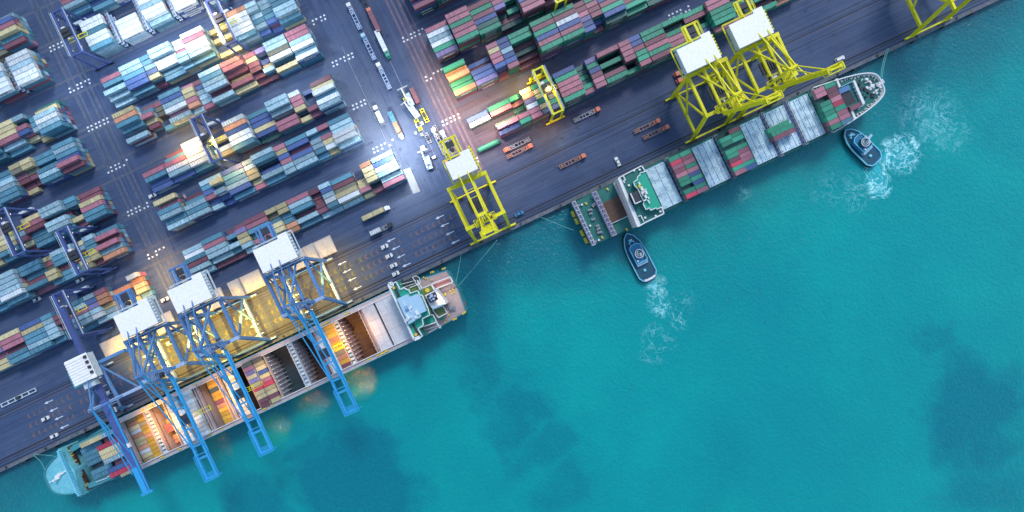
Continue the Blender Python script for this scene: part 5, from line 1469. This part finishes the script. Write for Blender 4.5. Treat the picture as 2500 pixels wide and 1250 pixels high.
line('mooring line at the right ship\'s bow, left one of two', (2166, 118), (2150, 196), .4, 10)
line('faint mooring line at the right ship\'s stern', (1320, 530), (1400, 562), .4, 8)
i = 0
xq = -300.0
pb = None
ORD = ['first','second','third','fourth','fifth','sixth','seventh','eighth','ninth','tenth','eleventh','twelfth','thirteenth','fourteenth','fifteenth','sixteenth','seventeenth','eighteenth','nineteenth','twentieth']
while xq < 300:
    rt = root('quay_bollard', 'dark bollard on the quay edge', 'bollard', (xq, QY + .7, .18), 0, 'bollards along the quay edge')
    MB().cyl(0, 0, 0, .45, .5, 10, 0, .35).build('base', M['dark'], rt); MB().cyl(0, 0, .5, .6, .25, 10).build('head', M['dark'], rt)
    xq += 24
fx = -290
while fx < 300:
    MB().box(fx - .7, QY - 1.3, -2.6, fx + .7, QY - .5, .1).build('quay_fender', M['rubber'], label='black rubber fender hanging on the quay wall', cat='fender', group='rubber fenders on the quay wall')
    fx += 18

# ------------------------------------------------------------------ put the containers in: the 300 showing largest one by one, the rest as one mass
def rank(r):
    z = r['z'] + CH; k = CAMZ / (CAMZ - z) * S
    ix, iy = (r['x'] * CT - r['y'] * ST) * k, (r['x'] * ST + r['y'] * CT) * k
    if abs(ix) > 1235 or abs(iy) > 610 or not r['top']: return -1
    d = math.hypot(ix, iy)
    side = d / 1335 * (CH if r['row'] == 0 else .3)
    return DL[r['t']] * k * k * (CW + side)
for r in REC: r['rk'] = rank(r)
cols = {}
for r in REC: cols.setdefault((r['yard'], r['block']), set()).add(round(r['x'], 0) if r['yard'] not in 'SN' else r['bay'])
for r in REC:
    l = sorted(cols[(r['yard'], r['block'])], reverse=r['yard'] in 'WN')
    r['col'] = min(19, l.index(round(r['x'], 0) if r['yard'] not in 'SN' else r['bay']))
REC.sort(key=lambda r: -r['rk'])
MESH = {}
YN = {'R': 'green-and-pink yard', 'E': 'middle yard', 'W': 'edge yard'}
for i, r in enumerate(REC[:300]):
    key = (r['t'], r['c'], r['let'])
    if key not in MESH:
        m = MB(); cont_bm(m, DL[r['t']], mi=0, li=1 if r['let'] else None)
        MESH[key] = m.mesh('shipping_container', [CM[r['c']], M['letter'] if r['c'] in 'GBC' else M['letter_d']])
    o = bpy.data.objects.new('shipping_container', MESH[key]); C.objects.link(o)
    o.location = (r['x'], r['y'], r['z'])
    cn = CC[r['c']][0]
    if r['yard'] in YN:
        edge = {'R': 'from the road', 'E': 'from left', 'W': 'from the road'}[r['yard']]
        lb = f"{cn} container, {ORD[r['col']]} column {edge}, {ORD[r['row']]} row up, {ORD[r['block']]} {YN[r['yard']]} block"
    else:
        lb = f"{cn} container, {ORD[r['col']]} column from the bow, {ORD[r['row']]} row from the sea, {r['block']}"
    tag(o, lb, 'container', 'shipping containers stacked in the yard' if r['yard'] in YN else 'shipping containers on the ' + r['block'])
codes = list(CC)
m = MB()
for r in REC[300:]:
    vis = r['row'] in (0,) or r['top']
    cont_bm(m, DL[r['t']], r['x'], r['y'], r['z'], codes.index(r['c']), (len(codes) + (0 if r['c'] in 'GBC' else 1)) if r['let'] else None, lite=True)
o = m.build('shipping_containers', [CM[c] for c in codes] + [M['letter'], M['letter_d']], label='the many remaining mixed colour containers stacked across the port', cat='containers', kind='stuff')
print('containers', len(REC), 'tops', sum(r['top'] for r in REC))

# ------------------------------------------------------------------ lit lamps
def lamp(px, py, z, power, col=(1.0, 0.72, 0.35), r=0.7, name='flood_lamp', spot_=None):
    x, y = P(px, py, z)
    d = bpy.data.lights.new(name, 'SPOT' if spot_ else 'POINT'); d.energy = power; d.color = col; d.shadow_soft_size = r
    if spot_: d.spot_size = R(spot_); d.spot_blend = .9
    o = bpy.data.objects.new(name, d); C.objects.link(o); o.location = (x, y, z)
    return o
DEEP = (1.0, 0.13, 0.0); WARM = (1.0, 0.52, 0.13); YEL = (1.0, 0.70, 0.16); GOLD = (1.0, 0.60, 0.05); COOL = (0.85, 0.93, 1.0)
UNDER = [(-395, 132, 28, 26000, GOLD), (-461, 124, 28, 36000, GOLD), (-540, 130, 26, 34000, GOLD), (-605, 130, 26, 62000, GOLD), (-666, 124, 28, 50000, GOLD), (-735, 130, 26, 72000, GOLD), (-797, 124, 28, 46000, GOLD), (-870, 145, 24, 76000, GOLD), (-930, 190, 20, 26000, GOLD)]
for u, v, z, p_, c in UNDER:
    d = bpy.data.lights.new('portal_lamp', 'SPOT'); d.energy = p_; d.color = c; d.shadow_soft_size = .6; d.spot_size = R(96); d.spot_blend = .7
    o = bpy.data.objects.new('portal_lamp', d); C.objects.link(o); o.location = (u / S, v / S, z)
for px, py, z, p_, c in ((832, 966, 28, 85000, DEEP), (700, 1034, 28, 45000, DEEP), (602, 1100, 28, 50000, DEEP), (440, 1140, 28, 16000, DEEP)):
    lamp(px, py, z, p_, c, .45, 'boom_lamp', 42)
AMB = (1.0, .44, .04)
for px, py, z, p_, c in ((372, 1055, 22, 34000, AMB), (340, 1010, 22, 16000, AMB), (520, 960, 24, 26000, AMB), (425, 1050, 22, 9000, AMB), (560, 995, 22, 15000, AMB), (640, 905, 26, 11000, AMB), (825, 840, 24, 24000, AMB), (880, 815, 24, 9000, AMB), (1075, 730, 24, 5000, (1, .65, .35))):
    lamp(px, py, z, p_ * .5, c, .8, 'hold_lamp', 110)
PINK = (1.0, .68, .58)
for px, py, z, p_, c in ((530, 90, 22, 16000, YEL), (590, 130, 20, 4000, WARM), (500, 130, 18, 3000, WARM), (515, 345, 22, 11000, YEL), (545, 395, 18, 9000, WARM), (430, 330, 16, 9000, WARM), (1340, 215, 22, 9000, YEL), (1278, 215, 14, 12000, (1, .7, .08)), (1345, 320, 14, 5000, WARM),
                         (1090, 235, 28, 34000, PINK), (1095, 190, 24, 12000, YEL), (1105, 225, 22, 4500, YEL), (340, 40, 34, 26000, COOL), (450, 10, 34, 28000, (1, .85, .75)), (240, 90, 32, 20000, COOL), (60, 190, 32, 14000, COOL),
                         (950, 338, 26, 52000, COOL), (345, 660, 16, 16000, WARM), (390, 700, 14, 14000, WARM), (300, 740, 14, 9000, WARM), (1190, 290, 26, 20000, PINK), (1215, 265, 18, 16000, (1, .62, .25)), (1150, 280, 24, 7000, (1, .66, .4)), (940, 150, 30, 8000, COOL), (430, 345, 16, 16000, WARM), (1010, 330, 26, 7000, COOL), (1180, 400, 30, 9000, PINK), (640, 90, 34, 14000, COOL), (925, 400, 34, 5000, COOL), (680, 110, 30, 9000, COOL)):
    lamp(px, py, z, p_, c, .8, 'yard_lamp', 140)
